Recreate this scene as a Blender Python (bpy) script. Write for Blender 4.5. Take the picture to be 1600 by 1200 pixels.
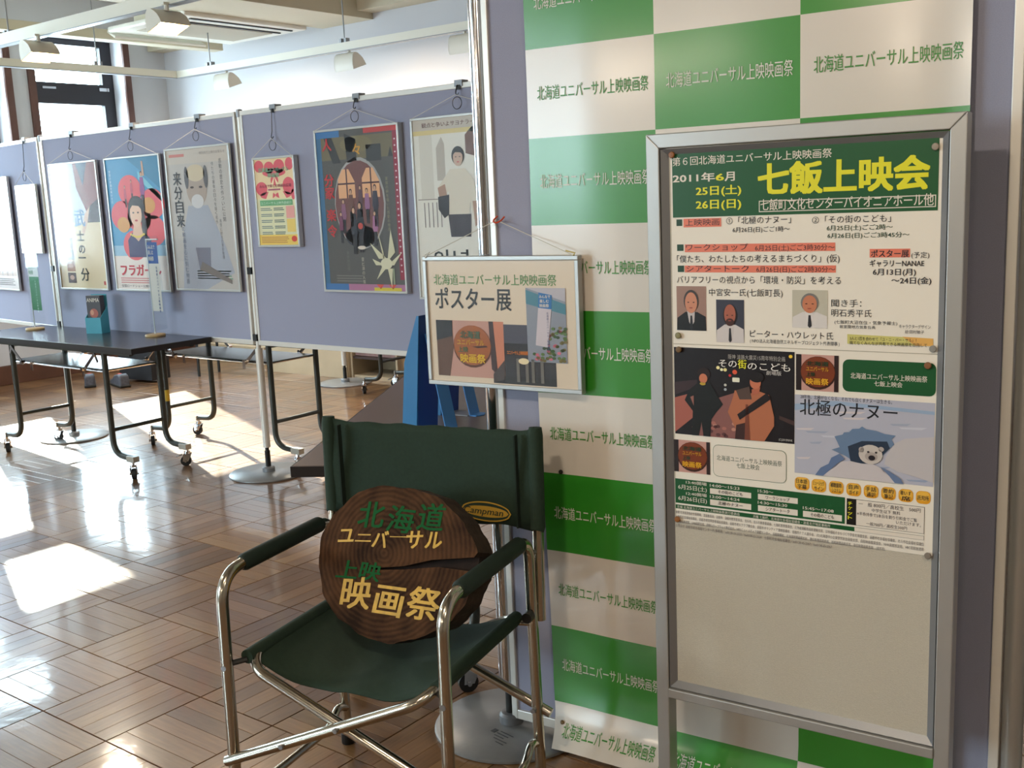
import bpy, bmesh, math, random
from mathutils import Vector, Matrix
random.seed(7)
PI = math.pi
for o in list(bpy.data.objects): bpy.data.objects.remove(o)
C = bpy.context.scene.collection
S = bpy.context.scene

# ------------------------------------------------------------------ camera
FPX = 1680.0; EYE = Vector((0, 0, 1.45))
def _axes():
    a = Vector((-800, 342-600, FPX)); b = Vector((800, 342-0.043*1600-600, FPX))
    up = a.cross(b).normalized()
    if up.y > 0: up = -up
    vx = Vector((-2200, 342+0.043*1400-600, FPX)).normalized()
    X = -vx; X = (X - X.dot(up)*up).normalized()
    Y = up.cross(X)
    if Y.z < 0: Y = -Y
    return X, Y, up
AX, AY, AZ = _axes()                       # world axes seen in camera coordinates (x right, y down, z forward)
right = Vector((AX.x, AY.x, AZ.x)); down = Vector((AX.y, AY.y, AZ.y)); fwd = Vector((AX.z, AY.z, AZ.z))
cam_data = bpy.data.cameras.new('camera'); cam = bpy.data.objects.new('camera', cam_data); C.objects.link(cam)
cam_data.sensor_width = 36; cam_data.lens = FPX/1600*36; cam_data.clip_start = .02; cam_data.clip_end = 200
M = Matrix.Identity(4)
for i in range(3):
    M[i][0] = right[i]; M[i][1] = -down[i]; M[i][2] = -fwd[i]; M[i][3] = EYE[i]
cam.matrix_world = M
S.camera = cam
def ray(px, py): return right*(px-800) + down*(py-600) + fwd*FPX
def at_z(px, py, z=0.0):
    d = ray(px, py); return EYE + d*((z-EYE.z)/d.z)
def at_y(px, py, y):
    d = ray(px, py); return EYE + d*(y/d.y)

# ------------------------------------------------------------------ light, sky, exposure
S.view_settings.view_transform = 'Standard'; S.view_settings.look = 'None'
S.view_settings.gamma = 1; S.view_settings.exposure = -0.16; S.view_settings.use_curve_mapping = False
w = bpy.data.worlds.new('sky'); S.world = w; w.use_nodes = True
wb = w.node_tree.nodes['Background']; wb.inputs[0].default_value = (0.72, 0.86, 1.0, 1); wb.inputs[1].default_value = 24.0
sun = bpy.data.lights.new('sun', 'SUN'); sun.energy = 45; sun.angle = math.radians(.6); sun.color = (1, .95, .86)
so = bpy.data.objects.new('sun', sun); C.objects.link(so); so.location = (-15, 10, 9)
sd = Vector((.928, -.371, -math.tan(math.radians(26.0))))
so.rotation_euler = sd.to_track_quat('-Z', 'Y').to_euler()
LAMP_W = 20      # watts of each lit track lamp

# ------------------------------------------------------------------ materials
def lin(c):
    return tuple((v/255/12.92 if v/255 <= .04045 else ((v/255+.055)/1.055)**2.4) for v in c)
MATS = {}
def mat(name, rgb, rough=.6, metal=0.0, coat=0.0, spec=.5, noise=None, bump=None, emit=None, coat_rough=.05, aniso=None):
    """rgb 0..255 sRGB; noise=(scale, amount) value mottling; bump=(scale, strength)"""
    if name in MATS: return MATS[name]
    m = bpy.data.materials.new(name); m.use_nodes = True; nt = m.node_tree; p = nt.nodes['Principled BSDF']
    col = (*lin(rgb), 1); m.diffuse_color = col
    p.inputs['Base Color'].default_value = col; p.inputs['Roughness'].default_value = rough
    p.inputs['Metallic'].default_value = metal; p.inputs['Coat Weight'].default_value = coat
    p.inputs['Coat Roughness'].default_value = coat_rough; p.inputs['Specular IOR Level'].default_value = spec
    if emit:
        p.inputs['Emission Color'].default_value = (*lin(emit[0]), 1); p.inputs['Emission Strength'].default_value = emit[1]
    N, L = nt.nodes, nt.links
    if noise or bump:
        tc = N.new('ShaderNodeTexCoord')
    if noise:
        t = N.new('ShaderNodeTexNoise'); t.inputs['Scale'].default_value = noise[0]; t.inputs['Detail'].default_value = 4
        L.new(tc.outputs['Object'], t.inputs['Vector'])
        r = N.new('ShaderNodeMapRange'); r.inputs[1].default_value = .3; r.inputs[2].default_value = .7
        r.inputs[3].default_value = 1-noise[1]; r.inputs[4].default_value = 1+noise[1]*.6
        L.new(t.outputs[0], r.inputs[0])
        h = N.new('ShaderNodeHueSaturation'); h.inputs['Color'].default_value = col
        L.new(r.outputs[0], h.inputs['Value']); L.new(h.outputs[0], p.inputs['Base Color'])
    if bump:
        t2 = N.new('ShaderNodeTexNoise'); t2.inputs['Scale'].default_value = bump[0]; t2.inputs['Detail'].default_value = 3
        L.new(tc.outputs['Object'], t2.inputs['Vector'])
        b = N.new('ShaderNodeBump'); b.inputs['Strength'].default_value = bump[1]; b.inputs['Distance'].default_value = .002
        L.new(t2.outputs[0], b.inputs['Height']); L.new(b.outputs[0], p.inputs['Normal'])
        if coat: L.new(b.outputs[0], p.inputs['Coat Normal'])
    MATS[name] = m; return m
def ink(rgb):
    """flat print ink"""
    return mat('ink_%02x%02x%02x' % tuple(rgb), rgb, .35, coat=.0, spec=.4)
def film(name, tint=(255, 255, 255), gloss=.12, k=1.0, rough=.05):
    if name in MATS: return MATS[name]
    m = bpy.data.materials.new(name); m.use_nodes = True; nt = m.node_tree; N, L = nt.nodes, nt.links
    N.remove(N['Principled BSDF']); out = N['Material Output']
    t = N.new('ShaderNodeBsdfTransparent'); t.inputs[0].default_value = (*lin(tint), 1)
    g = N.new('ShaderNodeBsdfGlossy'); g.inputs['Roughness'].default_value = rough; fk = N.new('ShaderNodeMath'); fk.operation = 'MULTIPLY'; fk.inputs[1].default_value = k
    f = N.new('ShaderNodeFresnel'); ge = N.new('ShaderNodeNewGeometry'); io = N.new('ShaderNodeMapRange')
    io.inputs[3].default_value = 1.45; io.inputs[4].default_value = 1/1.45; L.new(ge.outputs['Backfacing'], io.inputs[0]); L.new(io.outputs[0], f.inputs[0])
    a = N.new('ShaderNodeMath'); a.operation = 'ADD'; a.use_clamp = True; a.inputs[1].default_value = gloss
    mx = N.new('ShaderNodeMixShader'); L.new(f.outputs[0], fk.inputs[0]); L.new(fk.outputs[0], a.inputs[0]); L.new(a.outputs[0], mx.inputs[0])
    L.new(t.outputs[0], mx.inputs[1]); L.new(g.outputs[0], mx.inputs[2]); L.new(mx.outputs[0], out.inputs[0])
    MATS[name] = m; return m

WHITE_WALL = mat('white_wall', (196, 196, 200), .8, bump=(60, .05))
CEIL = mat('ceiling_paint', (172, 168, 156), .85)
CREAM = mat('cream_duct', (200, 190, 166), .6)
RAIL = mat('rail_paint', (226, 222, 208), .4)
LAMPW = mat('lamp_paint', (226, 222, 210), .35)
BROWN = mat('brown_casing', (92, 58, 48), .45, noise=(8, .2))
DARKSASH = mat('dark_sash', (34, 30, 38), .4)
BASEB = mat('brown_baseboard', (88, 55, 40), .5, noise=(6, .2))
FABRIC = mat('purple_fabric', (155, 158, 180), .9, bump=(900, .3), noise=(500, .08))
ALU = mat('white_aluminium', (222, 220, 214), .35, metal=.25)
ALUG = mat('satin_aluminium', (176, 176, 174), .38, metal=.55)
ALUD = mat('grey_aluminium', (140, 142, 146), .4, metal=.5)
CHROME = mat('chrome', (205, 205, 208), .12, metal=1.0)
POLISH = mat('polished_aluminium', (190, 184, 172), .2, metal=1.0)
STEEL = mat('galvanised', (150, 150, 152), .35, metal=.8)
BLACK = mat('black_plastic', (20, 20, 20), .45)
RUBBER = mat('black_rubber', (26, 26, 26), .6)
TLEG = mat('table_leg_paint', (52, 55, 50), .35)
TTOP = mat('table_top_dark', (52, 50, 54), .22, noise=(300, .06))
TTOPB = mat('table_top_brown', (112, 94, 88), .38, noise=(300, .08))
TEDGE = mat('table_edge', (32, 28, 28), .4)
SHELF = mat('shelf_sheet', (70, 76, 74), .25)
DISC = mat('disc_grey', (150, 152, 154), .35, metal=.4, noise=(30, .05))
CANVAS = mat('green_canvas', (31, 52, 39), .85, bump=(700, .5), noise=(120, .1))
FOAM = mat('green_foam', (16, 36, 28), .7, bump=(500, .3))
PAPER = mat('paper', (232, 226, 214), .45)
SILVER = mat('poster_frame_silver', (196, 196, 192), .3, metal=.5)
STRING = mat('string', (205, 200, 188), .8)
WIRE = mat('hook_wire', (90, 90, 94), .3, metal=.9)
BLUEC = mat('blue_card', (40, 120, 178), .5)
BLUED = mat('blue_card_shaded', (24, 76, 150), .5)  # card blue darkened, inner shade put into the colour
CORKB = mat('board_cloth', (190, 183, 168), .8, bump=(450, .6), noise=(350, .05))
WOODL = mat('light_wood', (196, 166, 120), .5, noise=(14, .15))
GLASS = film('window_glass', (250, 255, 253), .0)
CLEAR = film('clear_film', (245, 250, 252), .04)

def wood_floor():
    m = bpy.data.materials.new('parquet'); m.use_nodes = True; nt = m.node_tree; N, L = nt.nodes, nt.links
    p = N['Principled BSDF']
    g = N.new('ShaderNodeNewGeometry'); sx = N.new('ShaderNodeSeparateXYZ'); L.new(g.outputs['Position'], sx.inputs[0])
    def mth(op, a, b=None, c=None):
        n = N.new('ShaderNodeMath'); n.operation = op
        for i, v in enumerate((a, b, c)):
            if v is None: continue
            if isinstance(v, (int, float)): n.inputs[i].default_value = v
            else: L.new(v, n.inputs[i])
        return n.outputs[0]
    X = mth('DIVIDE', mth('SUBTRACT', sx.outputs[0], TX0), TW); Y = mth('DIVIDE', mth('SUBTRACT', sx.outputs[1], TY0), TH)
    fx = mth('FLOOR', X); fy = mth('FLOOR', Y)
    par = mth('FLOORED_MODULO', mth('ADD', fx, fy), 2.0)
    rx = mth('SUBTRACT', X, fx); ry = mth('SUBTRACT', Y, fy)
    s = mth('ADD', mth('MULTIPLY', rx, mth('SUBTRACT', 1.0, par)), mth('MULTIPLY', ry, par))
    sl = mth('FLOOR', mth('MULTIPLY', s, 5.0))
    cb = N.new('ShaderNodeCombineXYZ'); L.new(fx, cb.inputs[0]); L.new(fy, cb.inputs[1]); L.new(sl, cb.inputs[2])
    wn = N.new('ShaderNodeTexWhiteNoise'); wn.noise_dimensions = '3D'; L.new(cb.outputs[0], wn.inputs['Vector'])
    cb2 = N.new('ShaderNodeCombineXYZ'); L.new(fx, cb2.inputs[0]); L.new(fy, cb2.inputs[1]); cb2.inputs[2].default_value = 31
    wn2 = N.new('ShaderNodeTexWhiteNoise'); wn2.noise_dimensions = '3D'; L.new(cb2.outputs[0], wn2.inputs['Vector'])
    v = mth('ADD', mth('MULTIPLY', wn.outputs[0], .5), mth('MULTIPLY', wn2.outputs[0], .5))
    cr = N.new('ShaderNodeValToRGB'); e = cr.color_ramp.elements
    e[0].position = .1; e[0].color = (*lin((96, 68, 45)), 1); e[1].position = .9; e[1].color = (*lin((150, 114, 76)), 1)
    q = e.new(.5); q.color = (*lin((124, 89, 58)), 1)
    L.new(v, cr.inputs[0])
    # grain along the slat
    along = mth('ADD', mth('MULTIPLY', ry, mth('SUBTRACT', 1.0, par)), mth('MULTIPLY', rx, par))
    cb3 = N.new('ShaderNodeCombineXYZ'); L.new(mth('MULTIPLY', s, 40), cb3.inputs[0]); L.new(mth('MULTIPLY', along, 3), cb3.inputs[1]); L.new(mth('MULTIPLY', v, 40), cb3.inputs[2])
    nz = N.new('ShaderNodeTexNoise'); nz.inputs['Scale'].default_value = 1; nz.inputs['Detail'].default_value = 3; L.new(cb3.outputs[0], nz.inputs['Vector'])
    mr = N.new('ShaderNodeMapRange'); mr.inputs[1].default_value = .3; mr.inputs[2].default_value = .7; mr.inputs[3].default_value = .86; mr.inputs[4].default_value = 1.1
    L.new(nz.outputs[0], mr.inputs[0])
    hs = N.new('ShaderNodeHueSaturation'); L.new(cr.outputs[0], hs.inputs['Color']); L.new(mr.outputs[0], hs.inputs['Value'])
    L.new(hs.outputs[0], p.inputs['Base Color'])
    p.inputs['Roughness'].default_value = .3
    p.inputs['Specular IOR Level'].default_value = .3; p.inputs['Coat Weight'].default_value = .7; p.inputs['Coat Roughness'].default_value = .09
    b1 = N.new('ShaderNodeTexNoise'); b1.inputs['Scale'].default_value = 9; b1.inputs['Detail'].default_value = 3; L.new(g.outputs['Position'], b1.inputs['Vector'])
    bp = N.new('ShaderNodeBump'); bp.inputs['Strength'].default_value = .25; bp.inputs['Distance'].default_value = .004
    L.new(mth('ADD', b1.outputs[0], mth('MULTIPLY', wn.outputs[0], .25)), bp.inputs['Height'])
    L.new(bp.outputs[0], p.inputs['Coat Normal']); L.new(bp.outputs[0], p.inputs['Normal'])
    return m
TX0, TY0, TW, TH = -2.98, 1.485, .330, .318
PARQ = wood_floor()

def log_mats():
    m = bpy.data.materials.new('log_face'); m.use_nodes = True; nt = m.node_tree; N, L = nt.nodes, nt.links
    p = N['Principled BSDF']; p.inputs['Roughness'].default_value = .8; p.inputs['Specular IOR Level'].default_value = .15
    tc = N.new('ShaderNodeTexCoord'); mp = N.new('ShaderNodeMapping'); L.new(tc.outputs['Object'], mp.inputs[0])
    mp.inputs['Location'].default_value = (.03, 0, -.02)
    wv = N.new('ShaderNodeTexWave'); wv.wave_type = 'RINGS'; wv.rings_direction = 'Y'; wv.inputs['Scale'].default_value = 26
    wv.inputs['Distortion'].default_value = 3; wv.inputs['Detail'].default_value = 3; wv.inputs['Detail Scale'].default_value = 1.5
    L.new(mp.outputs[0], wv.inputs['Vector'])
    nz = N.new('ShaderNodeTexNoise'); nz.inputs['Scale'].default_value = 14; nz.inputs['Detail'].default_value = 6; L.new(tc.outputs['Object'], nz.inputs['Vector'])
    mx = N.new('ShaderNodeMath'); mx.operation = 'MULTIPLY_ADD'; mx.inputs[1].default_value = .16
    L.new(wv.outputs[0], mx.inputs[0]); L.new(nz.outputs[0], mx.inputs[2])
    cr = N.new('ShaderNodeValToRGB'); e = cr.color_ramp.elements
    e[0].position = .38; e[0].color = (*lin((40, 25, 15)), 1); e[1].position = .78; e[1].color = (*lin((86, 58, 37)), 1)
    L.new(mx.outputs[0], cr.inputs[0]); L.new(cr.outputs[0], p.inputs['Base Color'])
    b = N.new('ShaderNodeBump'); b.inputs['Strength'].default_value = .6; b.inputs['Distance'].default_value = .003
    L.new(mx.outputs[0], b.inputs['Height']); L.new(b.outputs[0], p.inputs['Normal'])
    return m
LOGF = log_mats()
BARK = mat('bark', (52, 36, 24), .9, noise=(40, .5), bump=(60, 1.0))

# ------------------------------------------------------------------ mesh helpers
def fillet(pts, r, n=6):
    pts = [Vector(p) for p in pts]; out = [pts[0]]
    rr = r if isinstance(r, (list, tuple)) else [r]*(len(pts)-2)
    for i in range(1, len(pts)-1):
        a, b, c = pts[i-1], pts[i], pts[i+1]; R = rr[i-1]
        u = (a-b); v = (c-b); d = min(R, u.length*.49, v.length*.49)
        if d < 1e-4: out.append(b); continue
        p0 = b+u.normalized()*d; p1 = b+v.normalized()*d
        for k in range(n+1):
            t = k/n; out.append((1-t)**2*p0+2*t*(1-t)*b+t*t*p1)
    out.append(pts[-1]); return out
class MB:
    def __init__(s): s.v = []; s.f = []; s.m = []; s.mats = []
    def mi(s, m):
        if m not in s.mats: s.mats.append(m)
        return s.mats.index(m)
    def add(s, vs, fs, m):
        k = len(s.v); s.v += [tuple(v) for v in vs]; i = s.mi(m)
        for f in fs: s.f.append([k+j for j in f]); s.m.append(i)
        return s
    def box(s, c, d, m, rot=None):
        x, y, z = d[0]/2, d[1]/2, d[2]/2
        vs = [Vector((a, b, e)) for e in (-z, z) for a, b in ((-x, -y), (x, -y), (x, y), (-x, y))]
        if rot is not None: vs = [rot @ v for v in vs]
        return s.add([Vector(c)+v for v in vs], [(3, 2, 1, 0), (4, 5, 6, 7), (0, 1, 5, 4), (1, 2, 6, 5), (2, 3, 7, 6), (3, 0, 4, 7)], m)
    def b2(s, a, b, m):   # box between corners
        return s.box([(a[i]+b[i])/2 for i in range(3)], [abs(a[i]-b[i]) for i in range(3)], m)
    def prism(s, poly, axis, lo, hi, m):
        """poly: 2D points; axis 0/1/2 is the extrusion axis"""
        def P(p, h):
            q = list(p); q.insert(axis, h); return q
        n = len(poly); vs = [P(p, lo) for p in poly]+[P(p, hi) for p in poly]
        area = sum(poly[i][0]*poly[(i+1) % n][1]-poly[(i+1) % n][0]*poly[i][1] for i in range(n))
        fs = [tuple(range(n-1, -1, -1)), tuple(range(n, 2*n))]+[(i, (i+1) % n, n+(i+1) % n, n+i) for i in range(n)]
        if (area < 0) != (axis == 1): fs = [tuple(reversed(f)) for f in fs]
        return s.add(vs, fs, m)
    def tube(s, pts, r, m, seg=10, caps=True):
        pts = [Vector(p) for p in pts]; n = len(pts)
        rs = r if isinstance(r, (list, tuple)) else [r]*n
        t0 = (pts[1]-pts[0]).normalized(); ref = Vector((0, 0, 1)) if abs(t0.z) < .9 else Vector((1, 0, 0))
        u = t0.cross(ref).normalized(); vs = []
        for i, p in enumerate(pts):
            t = ((pts[min(i+1, n-1)]-pts[i]).normalized()+(pts[i]-pts[max(i-1, 0)]).normalized()).normalized()
            u = (u-u.dot(t)*t).normalized(); w_ = t.cross(u)
            for k in range(seg):
                a = 2*PI*k/seg; vs.append(p+(u*math.cos(a)+w_*math.sin(a))*rs[i])
        fs = [(i*seg+k, i*seg+(k+1) % seg, (i+1)*seg+(k+1) % seg, (i+1)*seg+k) for i in range(n-1) for k in range(seg)]
        if caps: fs += [tuple(range(seg-1, -1, -1)), tuple(range((n-1)*seg, n*seg))]
        return s.add(vs, fs, m)
    def cyl(s, a, b, r, m, seg=16): return s.tube([a, b], r, m, seg)
    def lathe(s, prof, m, c=(0, 0, 0), seg=32):
        vs = []; n = len(prof)
        for (r, z) in prof:
            for k in range(seg):
                a = 2*PI*k/seg; vs.append((c[0]+r*math.cos(a), c[1]+r*math.sin(a), c[2]+z))
        fs = [(i*seg+k, i*seg+(k+1) % seg, (i+1)*seg+(k+1) % seg, (i+1)*seg+k) for i in range(n-1) for k in range(seg)]
        fs += [tuple(range(seg-1, -1, -1)), tuple(range((n-1)*seg, n*seg))]
        return s.add(vs, fs, m)
    def build(s, name, parent=None, smooth=True, label=None, bevel=0, angle=35):
        me = bpy.data.meshes.new(name); me.from_pydata(s.v, [], s.f)
        for m in s.mats: me.materials.append(m)
        me.polygons.foreach_set('material_index', s.m)
        me.update()
        if smooth:
            me.shade_smooth(); me.set_sharp_from_angle(angle=math.radians(angle))
        o = bpy.data.objects.new(name, me); C.objects.link(o)
        if parent is not None: o.parent = parent
        if label: o['label'] = label
        if bevel:
            b = o.modifiers.new('bevel', 'BEVEL'); b.width = bevel; b.segments = 2; b.limit_method = 'ANGLE'; b.angle_limit = math.radians(40)
        return o
def empty(name, label, cat, loc=(0, 0, 0), rz=0, group=None):
    o = bpy.data.objects.new(name, None); C.objects.link(o); o.location = loc; o.rotation_euler = (0, 0, rz); o.empty_display_size = .1
    o['label'] = label; o['category'] = cat
    if group: o['group'] = group
    return o
def tag(o, label, cat, group=None):
    o['label'] = label; o['category'] = cat
    if group: o['group'] = group
    return o
def struct(o): o['kind'] = 'structure'; return o
def dup(root, loc=None, rz=None, label=None):
    def cp(o, par):
        c = o.copy(); C.objects.link(c); c.parent = par
        for ch in kids.get(o, []): cp(ch, c)
        return c
    kids = {}
    for o in bpy.data.objects:
        if o.parent: kids.setdefault(o.parent, []).append(o)
    r = cp(root, None)
    if loc is not None: r.location = loc
    if rz is not None: r.rotation_euler = (0, 0, rz)
    if label: r['label'] = label
    return r

# ------------------------------------------------------------------ lettering
_tc = {}
def glyphs(s, bold=0.0, shear=0.0):
    key = (s, bold, shear)
    if key in _tc: return _tc[key]
    cu = bpy.data.curves.new('txt', 'FONT'); cu.body = s; cu.size = 1; cu.resolution_u = 2; cu.offset = bold; cu.shear = shear; cu.fill_mode = 'FRONT'
    ob = bpy.data.objects.new('txt', cu); C.objects.link(ob)
    dg = bpy.context.evaluated_depsgraph_get(); dg.update()
    me = bpy.data.meshes.new_from_object(ob.evaluated_get(dg))
    vs = [(v.co.x, v.co.y) for v in me.vertices]; fs = [tuple(p.vertices) for p in me.polygons]
    bpy.data.objects.remove(ob); bpy.data.curves.remove(cu); bpy.data.meshes.remove(me)
    if vs:
        x0 = min(v[0] for v in vs); x1 = max(v[0] for v in vs)
    else: x0 = x1 = 0
    _tc[key] = (vs, fs, x0, x1); return _tc[key]
class Print:
    """flat print on a vertical board: local x = along, z = up, -y = towards the viewer"""
    def __init__(s, plane, off, defo=None): s.b = MB(); s.p = plane; s.off = off; s.d = defo; s.n = 0
    def loc(s, px, py):
        return s.p.local(px, py, s.off)
    def _y(s, x, z, lay): return -(s.off+lay*.0004)+(s.d(x, z) if s.d else 0)
    def poly(s, pts, m, lay=1):
        if isinstance(m, tuple): m = ink(m)
        a = sum(pts[i][0]*pts[(i+1) % len(pts)][1]-pts[(i+1) % len(pts)][0]*pts[i][1] for i in range(len(pts)))
        if a < 0: pts = pts[::-1]
        s.b.add([(x, s._y(x, z, lay), z) for x, z in pts], [tuple(range(len(pts)))], m)
    def ppoly(s, pxs, m, lay=1): s.poly([s.loc(*q) for q in pxs], m, lay)
    def rect(s, x0, z0, x1, z1, m, lay=1): s.poly([(x0, z0), (x1, z0), (x1, z1), (x0, z1)], m, lay)
    def ell(s, cx, cz, rx, rz, m, lay=1, n=22, a0=0, a1=2*PI):
        s.poly([(cx+rx*math.cos(a0+(a1-a0)*k/n), cz+rz*math.sin(a0+(a1-a0)*k/n)) for k in range(n if a1-a0 > 6.2 else n+1)], m, lay)
    def rrect(s, x0, z0, x1, z1, r, m, lay=1):
        P = []
        for cx, cz, a in ((x1-r, z1-r, 0), (x0+r, z1-r, PI/2), (x0+r, z0+r, PI), (x1-r, z0+r, 1.5*PI)):
            for k in range(5): P.append((cx+r*math.cos(a+PI/8*k), cz+r*math.sin(a+PI/8*k)))
        s.poly(P, m, lay)
    def text(s, t, x0, z0, x1, h, m, lay=2, bold=0., rot=0., shear=0.):
        if isinstance(m, tuple): m = ink(m)
        vs, fs, a, b = glyphs(t, 0., shear)
        if not vs: return
        if bold < .0055: offs = [(0, 0)]
        elif bold < .014: offs = [(-bold, 0), (bold, 0)]
        elif bold < .03: offs = [(-bold, -bold*.6), (bold, -bold*.6), (-bold, bold*.6), (bold, bold*.6)]
        else: offs = [(dx*bold*.8, dy*bold*.6) for dx in (-1, 0, 1) for dy in (-1, 0, 1)]
        kx = (x1-x0)/max(b-a, 1e-6); kz = h/.88; ca, sa = math.cos(rot), math.sin(rot)
        out = []
        for io_, (ox, oy) in enumerate(offs):
            out = []
            for (x, y) in vs:
                X = (x-a+ox)*kx; Z = (y+.08+oy)*kz; X, Z = x0+X*ca-Z*sa, z0+X*sa+Z*ca
                out.append((X, s._y(X, Z, lay+io_*.1), Z))
            s.b.add(out, fs, m)
    def ptext(s, t, x0, y0, x1, y1, h, m, lay=2, bold=0.):
        """baseline-left pixel, baseline-right pixel, pixel height at left"""
        u0, v0 = s.loc(x0, y0); u1, v1 = s.loc(x1, y1); _, vt = s.loc(x0, y0-h)
        s.text(t, u0, (v0+v1)/2, u1, vt-v0, m, lay, bold)
    def vtext(s, t, x, ztop, size, m, lay=2, bold=0., step=1.08):
        for i, ch in enumerate(t): s.text(ch, x, ztop-(i*step+1)*size, x+size*.92, size*.9, m, lay, bold)
    def build(s, name, parent, label=None): return s.b.build(name, parent, smooth=False, label=label)
class Board:
    """vertical plane frame: origin O, angle a of its local x axis"""
    def __init__(s, O, a):
        s.O = Vector(O); s.a = a; s.u = Vector((math.cos(a), math.sin(a), 0)); s.n = Vector((math.sin(a), -math.cos(a), 0))
    def local(s, px, py, off=0.0):
        d = ray(px, py); P = s.O+s.n*off; t = (P-EYE).dot(s.n)/d.dot(s.n); q = EYE+d*t-P
        return (q.dot(s.u), q.z)
    def world(s, x, z, off=0.0): return s.O+s.u*x+s.n*off+Vector((0, 0, z))

# ================================================================== ROOM
XL, XR, YB, YF, ZC = -9.32, 3.2, 6.64, -5.2, 3.4
# --- floor: square parquet blocks, each of five slats laid in alternate directions
sub = MB(); sub.b2((XL-.3, YF, -.12), (XR, YB+.1, -.006), mat('floor_bed', (70, 46, 28), .8)); floor = struct(sub.build('floor', smooth=False))
def block_mesh(par, name):
    b = MB(); g = .0012
    for k in range(5):
        if par == 0: x0, x1, y0, y1 = TW*k/5, TW*(k+1)/5, 0, TH
        else: x0, x1, y0, y1 = 0, TW, TH*k/5, TH*(k+1)/5
        gx0 = .0018 if x0 == 0 else .0003; gx1 = .0018 if abs(x1-TW) < 1e-6 else .0003
        gy0 = .0018 if y0 == 0 else .0003; gy1 = .0018 if abs(y1-TH) < 1e-6 else .0003
        x0 += gx0; x1 -= gx1; y0 += gy0; y1 -= gy1; e = .0008
        vs = [(x0, y0, -.006), (x1, y0, -.006), (x1, y1, -.006), (x0, y1, -.006), (x0, y0, -e), (x1, y0, -e), (x1, y1, -e), (x0, y1, -e),
              (x0+e, y0+e, 0), (x1-e, y0+e, 0), (x1-e, y1-e, 0), (x0+e, y1-e, 0)]
        b.add(vs, [(0, 1, 5, 4), (1, 2, 6, 5), (2, 3, 7, 6), (3, 0, 4, 7), (4, 5, 9, 8), (5, 6, 10, 9), (6, 7, 11, 10), (7, 4, 8, 11), (8, 9, 10, 11)], PARQ)
    return b
blk = [block_mesh(0, 'a'), block_mesh(1, 'b')]
def project(p):
    q = Vector(p)-EYE; z = q.dot(fwd)
    return (800+FPX*q.dot(right)/z, 600+FPX*q.dot(down)/z, z) if z > .05 else (-9999, -9999, -1)
cells = []
i0 = math.floor((XL-.02-TX0)/TW); i1 = math.ceil((XR-TX0)/TW); j0 = math.floor((YF-TY0)/TH); j1 = math.ceil((YB-TY0)/TH)
for i in range(i0, i1):
    for j in range(j0, j1):
        x, y = TX0+i*TW, TY0+j*TH
        q = project((x+TW/2, y+TH/2, 0))
        inv = q[2] > 0 and -60 < q[0] < 1060 and 480 < q[1] < 1290 and XL < x+TW/2 and y+TH < YB+.1
        cells.append((q[2] if inv else 99, i, j, x, y))
cells.sort(key=lambda c: c[0])
first = [None, None]; rest = MB(); near_cells = 0
for k, (d, i, j, x, y) in enumerate(cells):
    par = (i+j) % 2
    if d < 90 and k < 300:
        if first[par] is None:
            o = blk[par].build('parquet_tile', floor, smooth=False); first[par] = o
        else:
            o = bpy.data.objects.new('parquet_tile', first[par].data); C.objects.link(o); o.parent = floor
        o.location = (x, y, 0)
    else:
        rest.add([(v[0]+x, v[1]+y, v[2]) for v in blk[par].v], blk[par].f, PARQ)
ro = rest.build('parquet_tile', floor, smooth=False); ro['kind'] = 'stuff'

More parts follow.
